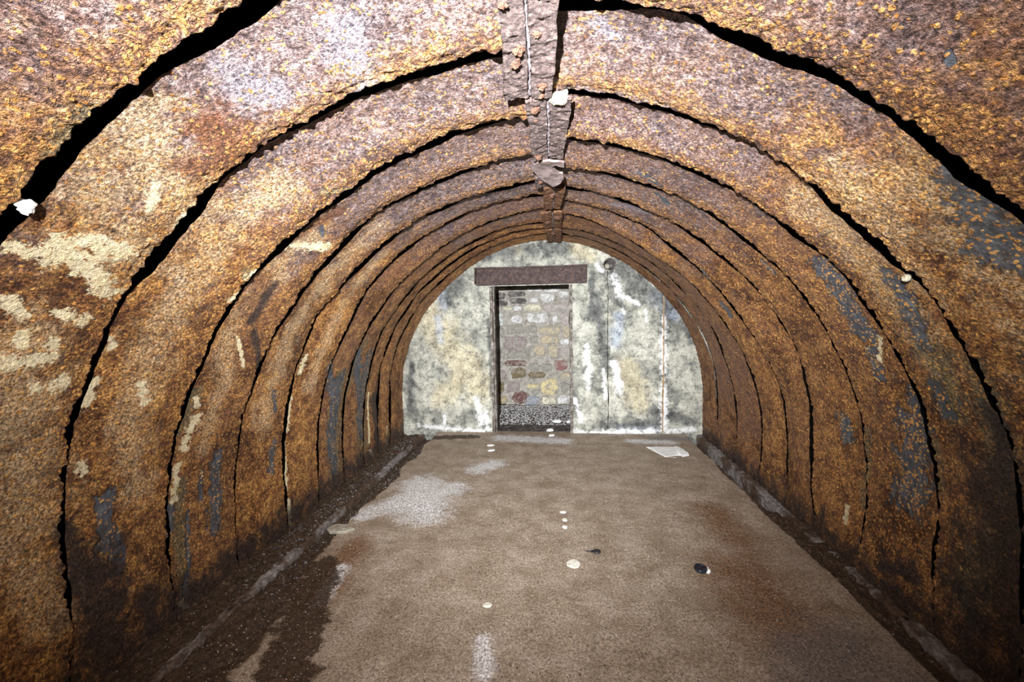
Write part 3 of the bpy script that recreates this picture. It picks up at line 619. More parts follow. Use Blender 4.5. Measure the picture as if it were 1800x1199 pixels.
crown_strap(2.86, 3.10, lin([(2.8, -.135), (3.1, -.14)]), lin([(2.8, -.05), (3.1, -.05)]), lin([(2.8, .02), (3.1, .02)]), M['strap'], [(-.095, 2.95, .016)], drop=0.03)
crown_strap(3.12, 3.75, lin([(3.1, -.085), (3.7, -.10)]), lin([(3.1, -.01), (3.7, -.02)]), lin([(3.1, .07), (3.7, .04)]), M['brown_strap'], [(-.03, 3.3, .018)], drop=0.035)
crown_strap(3.85, 4.55, lin([(3.8, -.13), (4.5, -.12)]), lin([(3.8, -.03), (4.5, -.03)]), lin([(3.8, .06), (4.5, .05)]), M['brown_strap'], [(.01, 4.0, .025), (-.08, 4.2, .02)], drop=0.045)
crown_strap(4.65, 5.45, lin([(4.6, -.11), (5.5, -.11)]), lin([(4.6, -.03), (5.5, -.03)]), lin([(4.6, .06), (5.5, .06)]), M['brown_strap'], [(-.03, 4.8, .025)], drop=0.05)
# torn, folded strap end hanging under the joint
def torn_strap():
    pts = [(-.132, 2.62), (-.09, 2.56), (-.035, 2.50), (.02, 2.50), (.05, 2.52), (.052, 2.58), (.0, 2.575), (-.022, 2.62), (-.01, 2.70), (.045, 2.68), (.052, 2.74), (.03, 2.80), (-.02, 2.86), (-.075, 2.82), (-.125, 2.74), (-.15, 2.68)]
    bm = bmesh.new(); vs_ = [bm.verts.new((x, y, 0)) for x, y in pts]; f = bm.faces.new(vs_)
    r = bmesh.ops.triangulate(bm, faces=[f]); bmesh.ops.subdivide_edges(bm, edges=bm.edges[:], cuts=3, use_grid_fill=True)
    g = bmesh.ops.extrude_face_region(bm, geom=bm.faces[:]); tops = [e for e in g['geom'] if isinstance(e, bmesh.types.BMVert)]
    for v in tops: v.co.z += 0.014
    for v in bm.verts:
        x, y = v.co.x, v.co.y
        v.co.z += CZ+2.198-0.05 - 0.04*max(0, (y-2.60)/0.25)**1.3 - 0.02*math.sin((x+.05)*16) + 0.004*math.sin(y*30+x*40)
    bmesh.ops.recalc_face_normals(bm, faces=bm.faces[:])
    o = from_bm('torn_strap', bm, M['torn'], ceiling, False); o['label'] = 'torn folded strap end hanging under the crown joint'
M['torn'] = simple_rough('torn_strap', (0.10, 0.075, 0.07), (0.22, 0.17, 0.165), (0.36, 0.28, 0.25), 18, 120, 0.008, 0.65, 0.4)
torn_strap()
o = from_bm('lime_lump', lump(0.034, 5, 1.15, 1.1, 0.7, 4, 0.3), M['foam'], ceiling, True); o.location = (0.018, 1.83, CZ+2.198-0.035); o['label'] = 'cream crumbly lump stuck beside the crown joint'

# ------------------------------------------------------------------ floor
def slab_left(y): return -1.635 + 0.03*vnoise(y*3.0, y*0, y*0, 3) + 0.014*vnoise(y*14, y*0, y*0, 4) + 0.07*sstep(2.7, 1.8, y)
def slab_right(y): return 1.625 + 0.022*vnoise(y*2.6, y*0, y*0, 13) + 0.010*vnoise(y*15, y*0, y*0, 14)
def floor_h(X, Y):
    sl, sr = slab_left(Y), slab_right(Y)
    dl = 0.02+0.10*sstep(2.2, 3.0, Y); dr = 0.012+0.12*(sstep(3.3, 3.9, Y)) + 0.05*sstep(2.5, 2.0, Y)
    z = 0.0*X
    z = z - dl*sstep(sl+0.004, sl-0.022, X) - dr*sstep(sr-0.004, sr+0.022, X)
    z = z + (dl-0.05)*sstep(-1.80, -1.84, X)
    n1 = 0.003*fbm(X, Y, X*0, 2.2, 2, seed=20)*2; n2 = 0.0022*fbm(X, Y, X*0, 30, 3, 0.7, seed=21)*2
    off = sstep(sl+0.01, sl-0.02, X) + sstep(sr-0.01, sr+0.02, X)
    return z + n1*(1-off) + n2 + off*0.016*fbm(X, Y, X*0, 16, 4, 0.7, seed=23)*2
xs = np.concatenate([np.arange(-2.3, -1.5, 0.010), np.arange(-1.5, 1.5, 0.014), np.arange(1.5, 2.02, 0.010)]); ys = np.concatenate([np.arange(-1.9, 1.4, 0.06), np.arange(1.4, 5.66, 0.0115)])
X, Y = np.meshgrid(xs, ys, indexing='ij'); Z = floor_h(X, Y)
fm = {k: capsule_mask(X, Y, [p[1:] for p in FPATCH if p[0] == k], None) for k in ('white', 'dark', 'rust', 'grey')}
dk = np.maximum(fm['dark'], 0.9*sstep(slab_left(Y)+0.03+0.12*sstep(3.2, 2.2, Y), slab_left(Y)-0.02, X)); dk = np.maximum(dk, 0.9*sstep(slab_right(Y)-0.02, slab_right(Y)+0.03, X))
fl = link('floor', mesh_from(np.stack([X, Y, Z], -1), grid_quads(len(xs), len(ys)), 'floor', {'m1': np.stack([fm['white'], dk, fm['rust'], fm['grey']], -1)}), M['floor'])
tag(fl, kind='structure')
def kerb(name, x0, x1, top, seed, segs):
    """low concrete kerb, crumbled along its length"""
    root = None
    n = 10; ys = np.arange(0.2, 5.58, 0.012); u = np.linspace(0, 1, n)
    Yk = ys[None, :]*np.ones((n, 1)); Uk = u[:, None]*np.ones((1, len(ys)))
    prof_x = np.interp(Uk, [0, .12, .25, .75, .88, 1], [x0, x0, x0+.012, x1-.012, x1, x1]); h = top(ys)[None, :] - 0.012*np.abs(fbm(Yk, Yk*0, Yk*0, 6, 4, 0.65, seed=seed))*2
    prof_z = np.where((Uk < .05) | (Uk > .95), -0.16, np.where((Uk < .2) | (Uk > .8), h-0.012, h))
    prof_x = prof_x + 0.008*fbm(Yk, Uk, Yk*0, 7, 4, 0.6, seed=seed+2)*2; prof_z = prof_z + 0.004*fbm(prof_x*3, Yk, Yk*0, 30, 3, seed=seed+3)*2
    o = link(name, mesh_from(np.stack([prof_x, Yk, prof_z], -1), grid_quads(n, len(ys)), name), M['kerb']); return tag(o, kind='structure')
kerb('baseboard_left', -1.885, -1.825, lambda y: -0.008 - 0.014*sstep(2.6, 3.2, y) + 0*y, 40, 0)
kerb('baseboard_right', 1.755, 1.83, lambda y: -0.002 + 0.008*sstep(3.2, 4.2, y), 50, 0)

# ------------------------------------------------------------------ far wall with doorway
DX0, DX1, DZ1 = -0.853, 0.180, 1.955; HX, HZ, HR = 0.675, 2.196, 0.078
xs = np.unique(np.concatenate([np.arange(-2.25, DX0, 0.0125), [DX0], np.arange(DX0+.0125, DX1, .0125), [DX1], np.arange(DX1+.0125, 2.05, 0.0125)]))
zs = np.unique(np.concatenate([np.arange(-0.15, DZ1, 0.0125), [DZ1], np.arange(DZ1+.0125, 2.66, 0.0125)]))
X, Z = np.meshgrid(xs, zs, indexing='ij')
Y = 5.60 + 0.006*fbm(X, Z, X*0, 2.2, 3, seed=60)*2 + 0.0025*fbm(X, Z, X*0, 14, 4, 0.65, seed=61)*2
def wm(k):
    return capsule_mask(X, Z, [(p[1], p[2], p[3], p[4], p[5]) for p in WPATCH if p[0] == k], None)
am = np.stack([wm('dark'), wm('white'), wm('tan'), wm('blue')], -1)
Y = Y + 0.006*(am[..., 1] < 0.4)*0.5
Xe = X.copy()
Xe += np.where(np.abs(X-DX0) < 1e-6, 0.008*fbm(Z, Z*0, Z*0, 7, 4, seed=63), 0) + np.where(np.abs(X-DX1) < 1e-6, 0.008*fbm(Z, Z*0, Z*0, 7, 4, seed=64), 0)
q = grid_quads(len(xs), len(zs)); cxq = X.ravel()[q].mean(1); czq = Z.ravel()[q].mean(1)
keep = ~((cxq > DX0) & (cxq < DX1) & (czq < DZ1)) & (np.hypot(cxq-HX, czq-HZ) > HR-0.004)
wall_end = tag(link('wall_end', mesh_from(np.stack([Xe, Y, Z], -1), q[keep], 'wall_end', {'m1': am}), M['plaster']), kind='structure')
def box(name, x0, x1, y0, y1, z0, z1, mat, parent=None, bev=0.0, kind=None, sub=0, jit=0.0, seed=0):
    bm = bmesh.new(); bmesh.ops.create_cube(bm, size=1)
    for v in bm.verts: v.co = Vector(((x0+x1)/2+v.co.x*(x1-x0), (y0+y1)/2+v.co.y*(y1-y0), (z0+z1)/2+v.co.z*(z1-z0)))
    if sub:
        bmesh.ops.subdivide_edges(bm, edges=[e for e in bm.edges if e.calc_length() > 0.5*max(x1-x0, y1-y0, z1-z0)], cuts=sub, use_grid_fill=True)
    if bev: bmesh.ops.bevel(bm, geom=bm.edges[:] if not sub else [e for e in bm.edges if e.calc_face_angle(0) > 1], offset=bev, segments=2, affect='EDGES')
    if jit:
        co = np.array([v.co[:] for v in bm.verts]); d = [fbm(co[:, 0], co[:, 1], co[:, 2]+i*7, 6, 3, seed=seed+i)*jit*2 for i in range(3)]
        for i, v in enumerate(bm.verts): v.co += Vector((d[0][i], d[1][i], d[2][i]))
    o = from_bm(name, bm, mat, parent)
    if kind: o['kind'] = kind
    return o
# wall thickness round the opening
for nm, b in (('reveal', (DX0-0.30, DX0+0.002, 5.612, 5.93, -0.12, 2.3)), ('reveal', (DX1-0.002, DX1+0.30, 5.612, 5.93, -0.12, 2.3)), ('reveal', (DX0-0.05, DX1+0.05, 5.63, 5.93, DZ1+0.045, 2.3))):
    box(nm, *b, M['mortar'], wall_end, sub=6, jit=0.004)
# pipe sleeve in the wall
def tube(name, r0, r1, y0, y1, mat, parent, loc, seg=40, cap=True):
    bm = bmesh.new(); rings = []
    for (r, y) in ((r1, y1), (r0, y1) if False else (r1, y0), (r1, y0), (r0, y0), (r0, y1)):
        rings.append([bm.verts.new((loc[0]+r*math.cos(2*PI*i/seg), y, loc[1]+r*math.sin(2*PI*i/seg))) for i in range(seg)])
    for a, b in zip(rings[:-1], rings[1:]):
        for i in range(seg): bm.faces.new((a[i], a[(i+1) % seg], b[(i+1) % seg], b[i]))
    if cap: bm.faces.new(rings[-1])
    bmesh.ops.remove_doubles(bm, verts=bm.verts[:], dist=1e-5); bmesh.ops.recalc_face_normals(bm, faces=bm.faces[:])
    return from_bm(name, bm, mat, parent, True)
tube('pipe_sleeve', 0.068, 0.080, 5.590, 5.90, M['rubble_dark'], wall_end, (HX, HZ))  # dark sleeve colour puts the shade inside the hole
bm = lump(0.036, 9, 1, 0.6, 1, 3, 0.15); o = from_bm('pipe_plug', bm, M['greystone'], wall_end, True); o.location = (HX-0.016, 5.73, HZ-0.014)
# rusted bar with lime bleed down the right of the wall, and the hair crack
def wobble_strip(name, pts, w, mat, parent, y=5.585, seed=0, th=0.01):
    n = 90; zz = np.linspace(pts[0][1], pts[-1][1], n); xx = np.interp(zz, [p[1] for p in pts][::-1] if pts[0][1] > pts[-1][1] else [p[1] for p in pts], [p[0] for p in pts][::-1] if pts[0][1] > pts[-1][1] else [p[0] for p in pts])
    xx = xx + 0.006*fbm(zz, zz*0, zz*0, 6, 4, seed=seed)*2; ww = w*(0.6+0.7*np.abs(fbm(zz, zz*0, zz*0, 9, 3, seed=seed+2))*2)
    ang = np.linspace(0, PI, 6)
    co = np.stack([np.stack([xx+ww*np.cos(t), y+0*xx+0.022-th*np.sin(t)-0.012, zz], -1) for t in ang], 0)
    return link(name, mesh_from(co, grid_quads(6, n, True), name), mat, parent)
b = wobble_strip('reinforcing_bar', [(1.345, 1.78), (1.34, 0.02)], 0.009, M['bar'], wall_end, 5.588, 70, 0.014); b['label'] = 'thin rusty vertical bar bleeding through the plaster'
wobble_strip('crack', [(0.655, 2.11), (0.645, 1.0), (0.648, 0.03)], 0.004, M['shade_earth'], wall_end, 5.590, 75, 0.003)
# loose door jamb timbers
jambs = empty('door_1', (DX0, 5.6, 0), kind='structure')
def jamb(x0, x1, y0, y1, z0, z1, seed):
    o = box('jamb', x0, x1, y0, y1, z0, z1, M['timber'], None, sub=24, jit=0.006, seed=seed)
    o.parent = jambs; o.matrix_parent_inverse = Matrix.Translation((-DX0, -5.6, 0))
    return o
jamb(DX0-0.028, DX0+0.006, 5.578, 5.66, -0.03, DZ1-0.002, 81); jamb(DX0+0.010, DX0+0.030, 5.60, 5.70, -0.03, DZ1-0.01, 84); jamb(DX1-0.022, DX1+0.016, 5.575, 5.68, -0.03, DZ1-0.002, 87)
# steel channel lintel
lr = empty('steel_lintel', (-0.34, 5.56, 1.97), 'dark rusty steel channel lintel over the doorway in the far wall', 'lintel')
def lbox(name, *a, **k):
    o = box(name, *a, **k); o.parent = lr; o.matrix_parent_inverse = Matrix.Translation((0.34, -5.56, -1.97)); return o
LX0, LX1 = -1.068, 0.388
lbox('web', LX0+0.03, LX1-0.002, 5.545, 5.60, 1.985, 2.180, M['lintel'], sub=16, jit=0.003, seed=90)
lbox('flange', LX0, LX1, 5.515, 5.61, 2.176, 2.197, M['lintel'], sub=30, jit=0.003, seed=91)
lbox('flange', LX0+0.02, LX1-0.01, 5.515, 5.61, 1.966, 1.988, M['lintel'], sub=30, jit=0.003, seed=92)
lbox('end_plate', LX0, LX0+0.018, 5.517, 5.60, 1.985, 2.18, M['kerb'], sub=6, jit=0.003, seed=93)
for k in range(4):
    bm = lump(0.008, 95+k, sub=2); o = from_bm('rivet', bm, M['bolt'], None, True); o.location = (-0.62+0.004*k, 5.543, 2.03+0.035*k); o.parent = lr; o.matrix_parent_inverse = Matrix.Translation((0.34, -5.56, -1.97))

# ------------------------------------------------------------------ passage behind the doorway
def stone_mesh(w, h, d, seed, nsides=None):
    rr = random.Random(seed); bm = bmesh.new(); pts = []
    c = [(-w/2, -h/2), (0, -h/2), (w/2, -h/2), (w/2, 0), (w/2, h/2), (0, h/2), (-w/2, h/2), (-w/2, 0)]
    j = min(w, h)*0.17
    for i, (x, z) in enumerate(c):
        k = 0.80 if i % 2 == 0 else 1.0
        pts.append((x*(k if i % 2 == 0 else 1)+rr.uniform(-j, j)*.6, z*(0.86 if i % 2 == 0 else 1)+rr.uniform(-j, j)*.6))
    back = [bm.verts.new((x, 0.02, z)) for x, z in pts]; mid = [bm.verts.new((x, -d*0.55, z)) for x, z in pts]
    fr = [bm.verts.new((x*0.93+rr.uniform(-j, j)*.2, -d+rr.uniform(-.2, .2)*d, z*0.90+rr.uniform(-j, j)*.2)) for x, z in pts]
    for a, b in ((back, mid), (mid, fr)):
        for i in range(8): bm.faces.new((a[i], a[(i+1) % 8], b[(i+1) % 8], b[i]))
    cv = bm.verts.new((rr.uniform(-.1, .1)*w, -d*1.12, rr.uniform(-.1, .1)*h))
    for i in range(8): bm.faces.new((fr[i], fr[(i+1) % 8], cv))
    bmesh.ops.recalc_face_normals(bm, faces=bm.faces[:])
    return bm
def limewash(m):
    """old mortar smeared over parts of the stone faces"""
    t = m.node_tree; b = next(n for n in t.nodes if n.type == 'BSDF_PRINCIPLED'); src = b.inputs['Base Color'].links[0].from_socket
    def nz(sc):
        x = t.nodes.new('ShaderNodeTexNoise'); tc = t.nodes.new('ShaderNodeNewGeometry'); t.links.new(tc.outputs['Position'], x.inputs['Vector']); x.inputs['Scale'].default_value = sc; x.inputs['Detail'].default_value = 8; x.inputs['Roughness'].default_value = 0.72; return x.outputs['Fac']
    r = t.nodes.new('ShaderNodeMapRange'); t.links.new(nz(9), r.inputs[0]); r.inputs[1].default_value = 0.47; r.inputs[2].default_value = 0.60; r.inputs[4].default_value = 0.85
    c = t.nodes.new('ShaderNodeValToRGB'); t.links.new(nz(40), c.inputs[0]); c.color_ramp.elements[0].position = 0.35; c.color_ramp.elements[0].color = (0.20, 0.185, 0.16, 1); c.color_ramp.elements[1].position = 0.65; c.color_ramp.elements[1].color = (0.60, 0.57, 0.50, 1)
    x = t.nodes.new('ShaderNodeMix'); x.data_type = 'RGBA'; t.links.new(r.outputs[0], x.inputs[0]); t.links.new(src, x.inputs[6]); t.links.new(c.outputs[0], x.inputs[7]); t.links.new(x.outputs[2], b.inputs['Base Color'])
SC = {'w': (0.72, 0.71, 0.62), 'c': (0.60, 0.57, 0.43), 't': (0.45, 0.385, 0.27), 'p': (0.40, 0.355, 0.335), 'm': (0.27, 0.225, 0.215), 'b': (0.55, 0.60, 0.60), 'r': (0.13, 0.065, 0.06), 'q': (0.25, 0.13, 0.12), 'o': (0.155, 0.12, 0.065),
      'g': (0.27, 0.26, 0.225), 'y': (0.56, 0.48, 0.27), 'y2': (0.42, 0.32, 0.14), 'u': (0.27, 0.29, 0.34), 'd': (0.075, 0.07, 0.068)}
for k, c in SC.items():
    c = tuple(min(0.85, v*1.35) for v in c)
    M['st_'+k] = simple_rough('stone_'+k, tuple(0.6*v for v in c), c, tuple(min(1, 1.3*v) for v in c), 24, 110, 0.01, 0.9, 0.2)
    limewash(M['st_'+k])
BY = 7.25
xs = np.arange(-2.6, 1.9, 0.03); zs = np.arange(-0.1, 2.7, 0.03); X, Z = np.meshgrid(xs, zs, indexing='ij')
Y = BY + 0.012*fbm(X, Z, X*0, 7, 4, 0.65, seed=100)*2
wall_back = tag(link('wall_back', mesh_from(np.stack([X, Y, Z], -1), grid_quads(len(xs), len(zs)), 'wall_back'), M['mortar']), kind='structure')
used = []
def put_stone(k, x0, x1, z0, z1, seed, d=0.03):
    g = 0.006
    bm = stone_mesh(x1-x0-g, z1-z0-g, d, seed); o = from_bm('stone', bm, M['st_'+k], wall_back); o.location = ((x0+x1)/2, BY-0.006, (z0+z1)/2); used.append((x0, x1, z0, z1))
for i, (k, x0, x1, z0, z1) in enumerate(STONES): put_stone(k, x0, x1, z0, z1, 200+i, 0.022)
rr = random.Random(5); z = 0.0; i = 0
while z < 2.45:
    h = rr.uniform(0.09, 0.17); x = -1.95
    while x < 1.1:
        w = rr.uniform(0.14, 0.34); b = (x, x+w, z, z+h)
        if not any(b[0] < u[1]-0.01 and b[1] > u[0]+0.01 and b[2] < u[3]-0.01 and b[3] > u[2]+0.01 for u in used):
            kk = rr.choice('ggtpmcgdwo' if z < 1.8 else 'gddpm'); put_stone(kk, *b, 400+i, 0.018); i += 1
            x += w
        else: x += 0.04
    z += h
# passage floor of gravel
xs = np.arange(-2.6, 1.9, 0.02); ys = np.arange(5.64, 7.35, 0.02); X, Y = np.meshgrid(xs, ys, indexing='ij')
def pass_h(X, Y): return -0.05 + 0.06*sstep(6.3, 7.2, Y) + 0.045*sstep(5.85, 5.62, Y) + 0.02*fbm(X, Y, X*0, 3, 3, seed=110) + 0.012*fbm(X, Y, X*0, 14, 3, seed=111) - 0.03*np.exp(-((X+.25)/.45)**2-((Y-5.95)/.2)**2)
fp = tag(link('floor_passage', mesh_from(np.stack([X, Y, pass_h(X, Y)], -1), grid_quads(len(xs), len(ys)), 'floor_passage'), M['rubble_dark']), kind='structure')
tag(box('ceiling_passage', -2.6, 1.9, 5.93, 7.4, 2.62, 2.75, M['mortar']), kind='structure')  # unseen ceiling slab, put in to contain the light
# ------------------------------------------------------------------ loose stones: scattered grit, gravel and gutter rubble
OCT = np.array([(1, 0, 0), (0, 1, 0), (-1, 0, 0), (0, -1, 0), (0, 0, 1), (0, 0, -1)], float)
OF = np.array([(0, 1, 4), (1, 2, 4), (2, 3, 4), (3, 0, 4), (1, 0, 5), (2, 1, 5), (3, 2, 5), (0, 3, 5)])
def scatter(name, P, size, mat, flat=0.6, parent=None):
    n = len(P); v = OCT[None]*size[:, None, None]*rng.uniform(0.6, 1.25, (n, 6, 3)); v[..., 2] *= flat
    a = rng.uniform(0, 2*PI, n); ca, sa = np.cos(a), np.sin(a)
    x = v[..., 0]*ca[:, None]-v[..., 1]*sa[:, None]; y = v[..., 0]*sa[:, None]+v[..., 1]*ca[:, None]
    v = np.stack([x, y, v[..., 2]], -1)+P[:, None, :]
    q = (OF[None]+np.arange(n)[:, None, None]*6).reshape(-1, 3)
    return link(name, mesh_from(v.reshape(-1, 3), q, name), mat, parent, smooth=False)
SPOTS = [(1.22, 4.86, .24), (.084, 2.653, .06), (-.404, 2.228, .04), (-1.645, 2.965, .14), (-.828, 5.03, .06), (-.79, 4.85, .07), (.03, 3.36, .04), (.04, 3.235, .04), (.038, 3.12, .04), (-.09, 5.48, .06), (.225, 2.79, .08), (.87, 2.645, .07), (-0.02, 6.35, .09), (-0.12, 5.9, .08), (.16, 6.3, .06)]
def clear(x, y):
    k = np.ones(len(x), bool)
    for a, b, r in SPOTS: k &= np.hypot(x-a, y-b) > r
    return x[k], y[k]
n = 9000; x = rng.uniform(-1.6, 1.6, n); y = 1.5+4.1*rng.random(n)**1.15; x, y = clear(x, y); n = len(x); z = floor_h(x, y)
nd = 900; xd = rng.uniform(-1.55, 1.6, nd); yd = 1.5+4.0*rng.random(nd); xd, yd = clear(xd, yd); nd = len(xd)
P_ = np.concatenate([np.stack([x, y, z], -1), np.stack([xd, yd, floor_h(xd, yd)+0.001], -1)])
g = scatter('grit', P_, np.concatenate([0.0018+0.0042*rng.random(n)**4, 0.002+0.0045*rng.random(nd)**3]), M['grit'], 0.5)
g.data.materials.append(M['dirt']); g.data.polygons.foreach_set('material_index', np.repeat(np.concatenate([np.zeros(n, np.int32), np.ones(nd, np.int32)]), 8)); tag(g, 'pale grit and dark rust crumbs scattered over the brown floor', 'grit', kind='stuff')
n = 6500; x = rng.uniform(-1.6, 1.0, n); y = 7.19-1.0*rng.random(n)**1.3; x, y = clear(x, y); n = len(x); z = pass_h(x, y)
g = scatter('gravel', np.stack([x, y, z], -1), 0.006+0.014*rng.random(n)**2, M['gravel']); tag(g, 'grey gravel heaped behind the doorway', 'gravel', kind='stuff')
n = 2600; y = 2.2+3.4*rng.random(n)**0.8; x = slab_left(y)-0.02-(0.40)*rng.random(n); z = floor_h(x, y)
g = scatter('rubble', np.stack([x, y, z], -1), 0.004+0.016*rng.random(n)**3, M['rubble_dark'], 0.7); tag(g, 'dark wet rubble along the left gutter and ledge', 'rubble', kind='stuff')
n = 900; y = 1.6+4.0*rng.random(n); x = slab_right(y)+0.02+0.10*rng.random(n); z = floor_h(x, y)
g = scatter('rubble', np.stack([x, y, z], -1), 0.004+0.010*rng.random(n)**3, M['dirt'], 0.7); tag(g, 'brown crumbs lying in the right gutter', 'rubble', kind='stuff')

# ------------------------------------------------------------------ single things on the floor
def chip(name, label, cat, x, y, pts, h, mat, rot=0.0, dome=0.15, group=None, seed=0, tilt=0):
    """flat broken piece with its own outline (metres), thickness h"""
    bm = bmesh.new(); rr = random.Random(seed)
    P = []
    for i in range(len(pts)):
        a, b = pts[i], pts[(i+1) % len(pts)]
        P.append(a); P.append(((a[0]+b[0])/2+rr.uniform(-.06, .06)*abs(b[1]-a[1]), (a[1]+b[1])/2+rr.uniform(-.06, .06)*abs(b[0]-a[0])))
    cx = sum(p[0] for p in P)/len(P); cy = sum(p[1] for p in P)/len(P)
    rings = []
    for s_, z_ in ((1.0, 0.0), (1.03, h*0.5), (0.93, h), (0.5, h*(1+dome))):
        rings.append([bm.verts.new((cx+(px-cx)*s_, cy+(py-cy)*s_, z_+rr.uniform(-.12, .12)*h*(z_ > 0))) for px, py in P])
    m = len(P)
    for a, b in zip(rings[:-1], rings[1:]):
        for i in range(m): bm.faces.new((a[i], a[(i+1) % m], b[(i+1) % m], b[i]))
    cv = bm.verts.new((cx, cy, h*(1+dome*1.3)))
    for i in range(m): bm.faces.new((rings[-1][i], rings[-1][(i+1) % m], cv))
    bm.faces.new(rings[0][::-1]); bmesh.ops.recalc_face_normals(bm, faces=bm.faces[:])
    o = from_bm(name, bm, mat); z = float(floor_h(np.array([x]), np.array([y]))[0])
    o.location = (x, y, z-0.001); o.rotation_euler = (tilt, 0, rot); return tag(o, label, cat, group or {'pale_stone': 'pale stone chips on the floor', 'white_stone': 'pale stones in the doorway gravel'}.get(name))
def blob(w, d, n=9, seed=0, j=0.15):
    rr = random.Random(seed); return [(w/2*math.cos(2*PI*i/n)*(1+rr.uniform(-j, j)), d/2*math.sin(2*PI*i/n)*(1+rr.uniform(-j, j))) for i in range(n)]
# white slab near the far wall (corner points taken on the floor)
sheet = empty('plaster_slab', (1.22, 4.86, 0.0), 'large white broken plaster slab lying near the right end of the far wall', 'slab')
o = chip('top_sheet', None, None, 0, 0, [(-.20, .17), (.02, .19), (.155, .18), (.135, -.10), (.05, -.105), (-.0, -.155), (-.07, -.15), (-.11, -.05)], 0.012, M['white'], seed=3, dome=0.1); o.parent = sheet; o.location = (0, 0, 0.001)
o = chip('folded_flap', None, None, 0, 0, [(.125, .19), (.16, .19), (.19, .08), (.215, -.02), (.20, -.10), (.12, -.14), (.10, -.05)], 0.020, M['white'], seed=4, dome=0.25); o.parent = sheet; o.location = (0, 0, 0.001)
for k, (px, py) in enumerate([(.0, -.15), (.03, -.165), (-.16, .16)]):
    o = chip('flake', None, None, 0, 0, blob(.05, .03, 7, k), 0.008, M['greystone'], seed=k); o.parent = sheet; o.location = (px, py, 0.002)
chip('pale_stone', 'round cream stone chip left of the small black round-headed fixing', 'stone', 0.084, 2.653, blob(.088, .088, 10, 2, .08), 0.012, M['chip'], 0.4, seed=11)
chip('pale_stone', 'lone pale stone chip on the open floor nearest the camera', 'stone', -0.404, 2.228, blob(.05, .035, 8, 5), 0.010, M['chip'], 0.2, seed=12)
chip('flat_stone', 'flat grey stone at the broken slab edge beside the left gutter', 'stone', -1.645, 2.965, [(-.095, .03), (-.05, .055), (.03, .05), (.11, .0), (.06, -.05), (-.06, -.06), (-.10, -.02)], 0.022, M['greystone'], 0.0, seed=13, dome=.05)
chip('pale_stone', 'farther of two small white chips side by side before the doorway left jamb', 'stone', -0.828, 5.03, blob(.085, .05, 8, 6), 0.010, M['white'], 0.1, seed=14)
chip('pale_stone', 'nearer of two small white chips side by side before the doorway left jamb', 'stone', -0.79, 4.85, blob(.10, .06, 7, 7), 0.010, M['white'], 0.5, seed=15)
chip('pale_stone', 'farthest of three small white chips in a row on mid floor', 'stone', 0.03, 3.36, blob(.05, .03, 7, 8), 0.008, M['white'], 0.0, seed=16)
chip('pale_stone', 'middle of three small white chips in a row on mid floor', 'stone', 0.04, 3.235, blob(.04, .045, 7, 9), 0.008, M['chip'], 0.3, seed=17)
chip('pale_stone', 'nearest of three small white chips in a row on mid floor', 'stone', 0.038, 3.12, blob(.035, .04, 7, 10), 0.008, M['white'], 0.8, seed=18)
chip('pale_stone', 'small white stone in the doorway gravel', 'stone', -0.09, 5.48, blob(.09, .07, 8, 11), 0.014, M['white'], 0.8, seed=19)
for k, (x_, y_, w_, lb) in enumerate([(-0.02, 6.35, .13, 'large white stone on the gravel inside the doorway'), (-0.12, 5.9, .12, 'flat pale stone in the dark hollow just inside the doorway'), (.16, 6.3, .08, 'small white stone on the gravel by the right jamb')]):
    o = chip('white_stone', lb, 'stone', x_, y_, blob(w_, w_*.6, 8, 30+k, .2), 0.03, M['white'], 0.3*k, seed=20+k, dome=.3)
    o.location.z = float(pass_h(np.array([x_]), np.array([y_]))[0])
# black fixing: round head, tapering shank
fx = empty('round_headed_fixing', (0.245, 2.79, 0.004), 'small black round-headed fixing with a pointed shank, right of the round cream stone chip', 'fixing')
bm = bmesh.new(); bmesh.ops.create_uvsphere(bm, u_segments=24, v_segments=12, radius=0.026)
for v in bm.verts: v.co.z = v.co.z*0.45+0.009
o = from_bm('head', bm, M['black'], fx, True)
bm = bmesh.new(); bmesh.ops.create_cone(bm, segments=16, radius1=0.009, radius2=0.002, depth=0.055, cap_ends=True)
bmesh.ops.rotate(bm, verts=bm.verts[:], matrix=Matrix.Rotation(-PI/2, 3, 'Y'))
for v in bm.verts: v.co += Vector((-0.047, 0.0, 0.008))
o = from_bm('shank', bm, M['black'], fx, True)
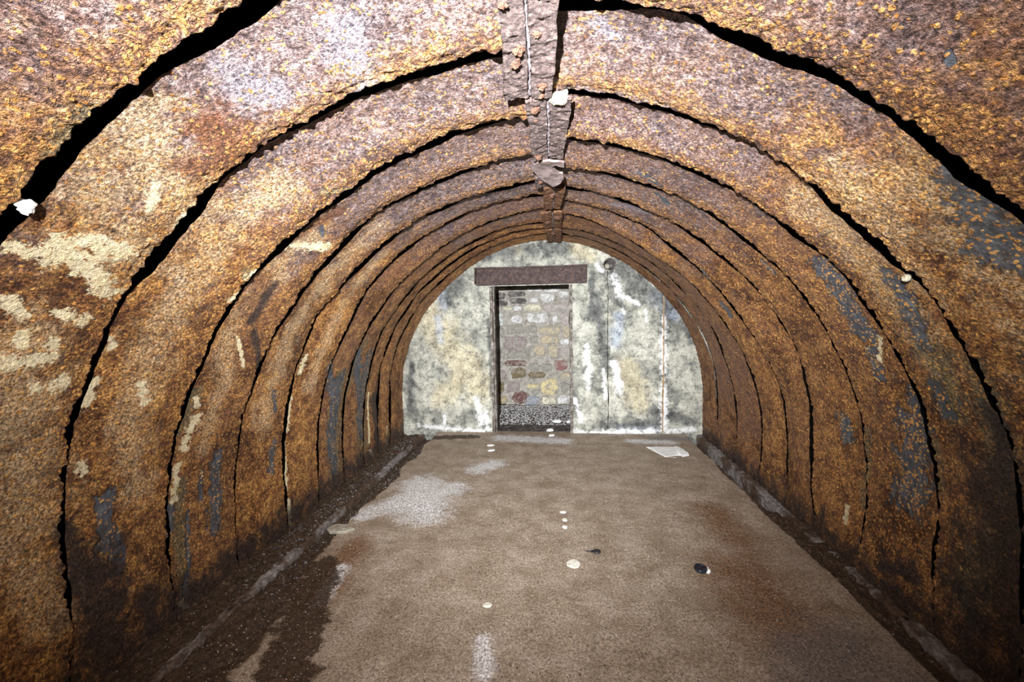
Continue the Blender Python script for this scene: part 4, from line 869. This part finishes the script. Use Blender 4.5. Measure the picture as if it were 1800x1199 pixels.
# black round bottle base with rings and a broken glass edge
bb = empty('bottle_base', (0.865, 2.645, 0.003), 'shiny black round bottle base lying on the right of the floor', 'bottle base')
def lathe(name, prof, mat, parent, seg=40):
    bm = bmesh.new(); rings = [[bm.verts.new((r*math.cos(2*PI*i/seg), r*math.sin(2*PI*i/seg), z)) for i in range(seg)] for r, z in prof]
    for a, b in zip(rings[:-1], rings[1:]):
        for i in range(seg): bm.faces.new((a[i], a[(i+1) % seg], b[(i+1) % seg], b[i]))
    bm.faces.new(rings[-1]); bm.faces.new(rings[0][::-1]); bmesh.ops.recalc_face_normals(bm, faces=bm.faces[:])
    return from_bm(name, bm, mat, parent, True)
o = lathe('base_disc', [(.034, 0), (.039, .004), (.040, .012), (.038, .018), (.034, .020), (.030, .019), (.028, .014), (.024, .012), (.021, .014), (.018, .016), (.012, .014), (.009, .015), (.004, .018)], M['gloss'], bb); o.rotation_euler = (0.10, 0.05, 0)
for k in range(4):
    bm = bmesh.new(); rr = random.Random(k); a = -0.9+0.35*k; p0 = (0.036*math.cos(a), 0.036*math.sin(a)); p1 = (0.036*math.cos(a+.3), 0.036*math.sin(a+.3)); p2 = (0.056*math.cos(a+.15), 0.056*math.sin(a+.15))
    lo = [bm.verts.new((p[0], p[1], 0)) for p in (p0, p1, p2)]; hi = [bm.verts.new((p[0], p[1], .008+.004*rr.random())) for p in (p0, p1, p2)]
    bm.faces.new(lo[::-1]); bm.faces.new(hi)
    for i in range(3): bm.faces.new((lo[i], lo[(i+1) % 3], hi[(i+1) % 3], hi[i]))
    from_bm('glass_shard', bm, M['shard'] if 'shard' in M else M['white'], bb)
# flake wedged in the left seam, small plug in a right seam
def on_shell(side, y, deg, dr=0.02):
    a = math.radians(deg); r = float(Rm(np.array([a]))[0])-dr; sg = -1 if side == 'L' else 1
    return Vector((CX+sg*r*math.sin(a), y, CZ+r*math.cos(a)))
o = from_bm('plaster_flake', lump(0.021, 44, 0.45, 1.0, 0.9, 4, 0.5), M['white'], None, True); tag(o, 'white plaster flake wedged in the upper left seam of the rusty vault', 'flake', 'pale flakes wedged in the vault seams')
o.location = on_shell('L', 1.075, 39.6, -0.002)
o = from_bm('plaster_flake', lump(0.016, 45, 1, 1.0, 0.8, 3, 0.3), M['foam'], None, True); tag(o, 'small cream flake wedged in an upper right seam of the rusty vault', 'flake', 'pale flakes wedged in the vault seams'); o.location = on_shell('R', 1.865, 47.6, 0.01)
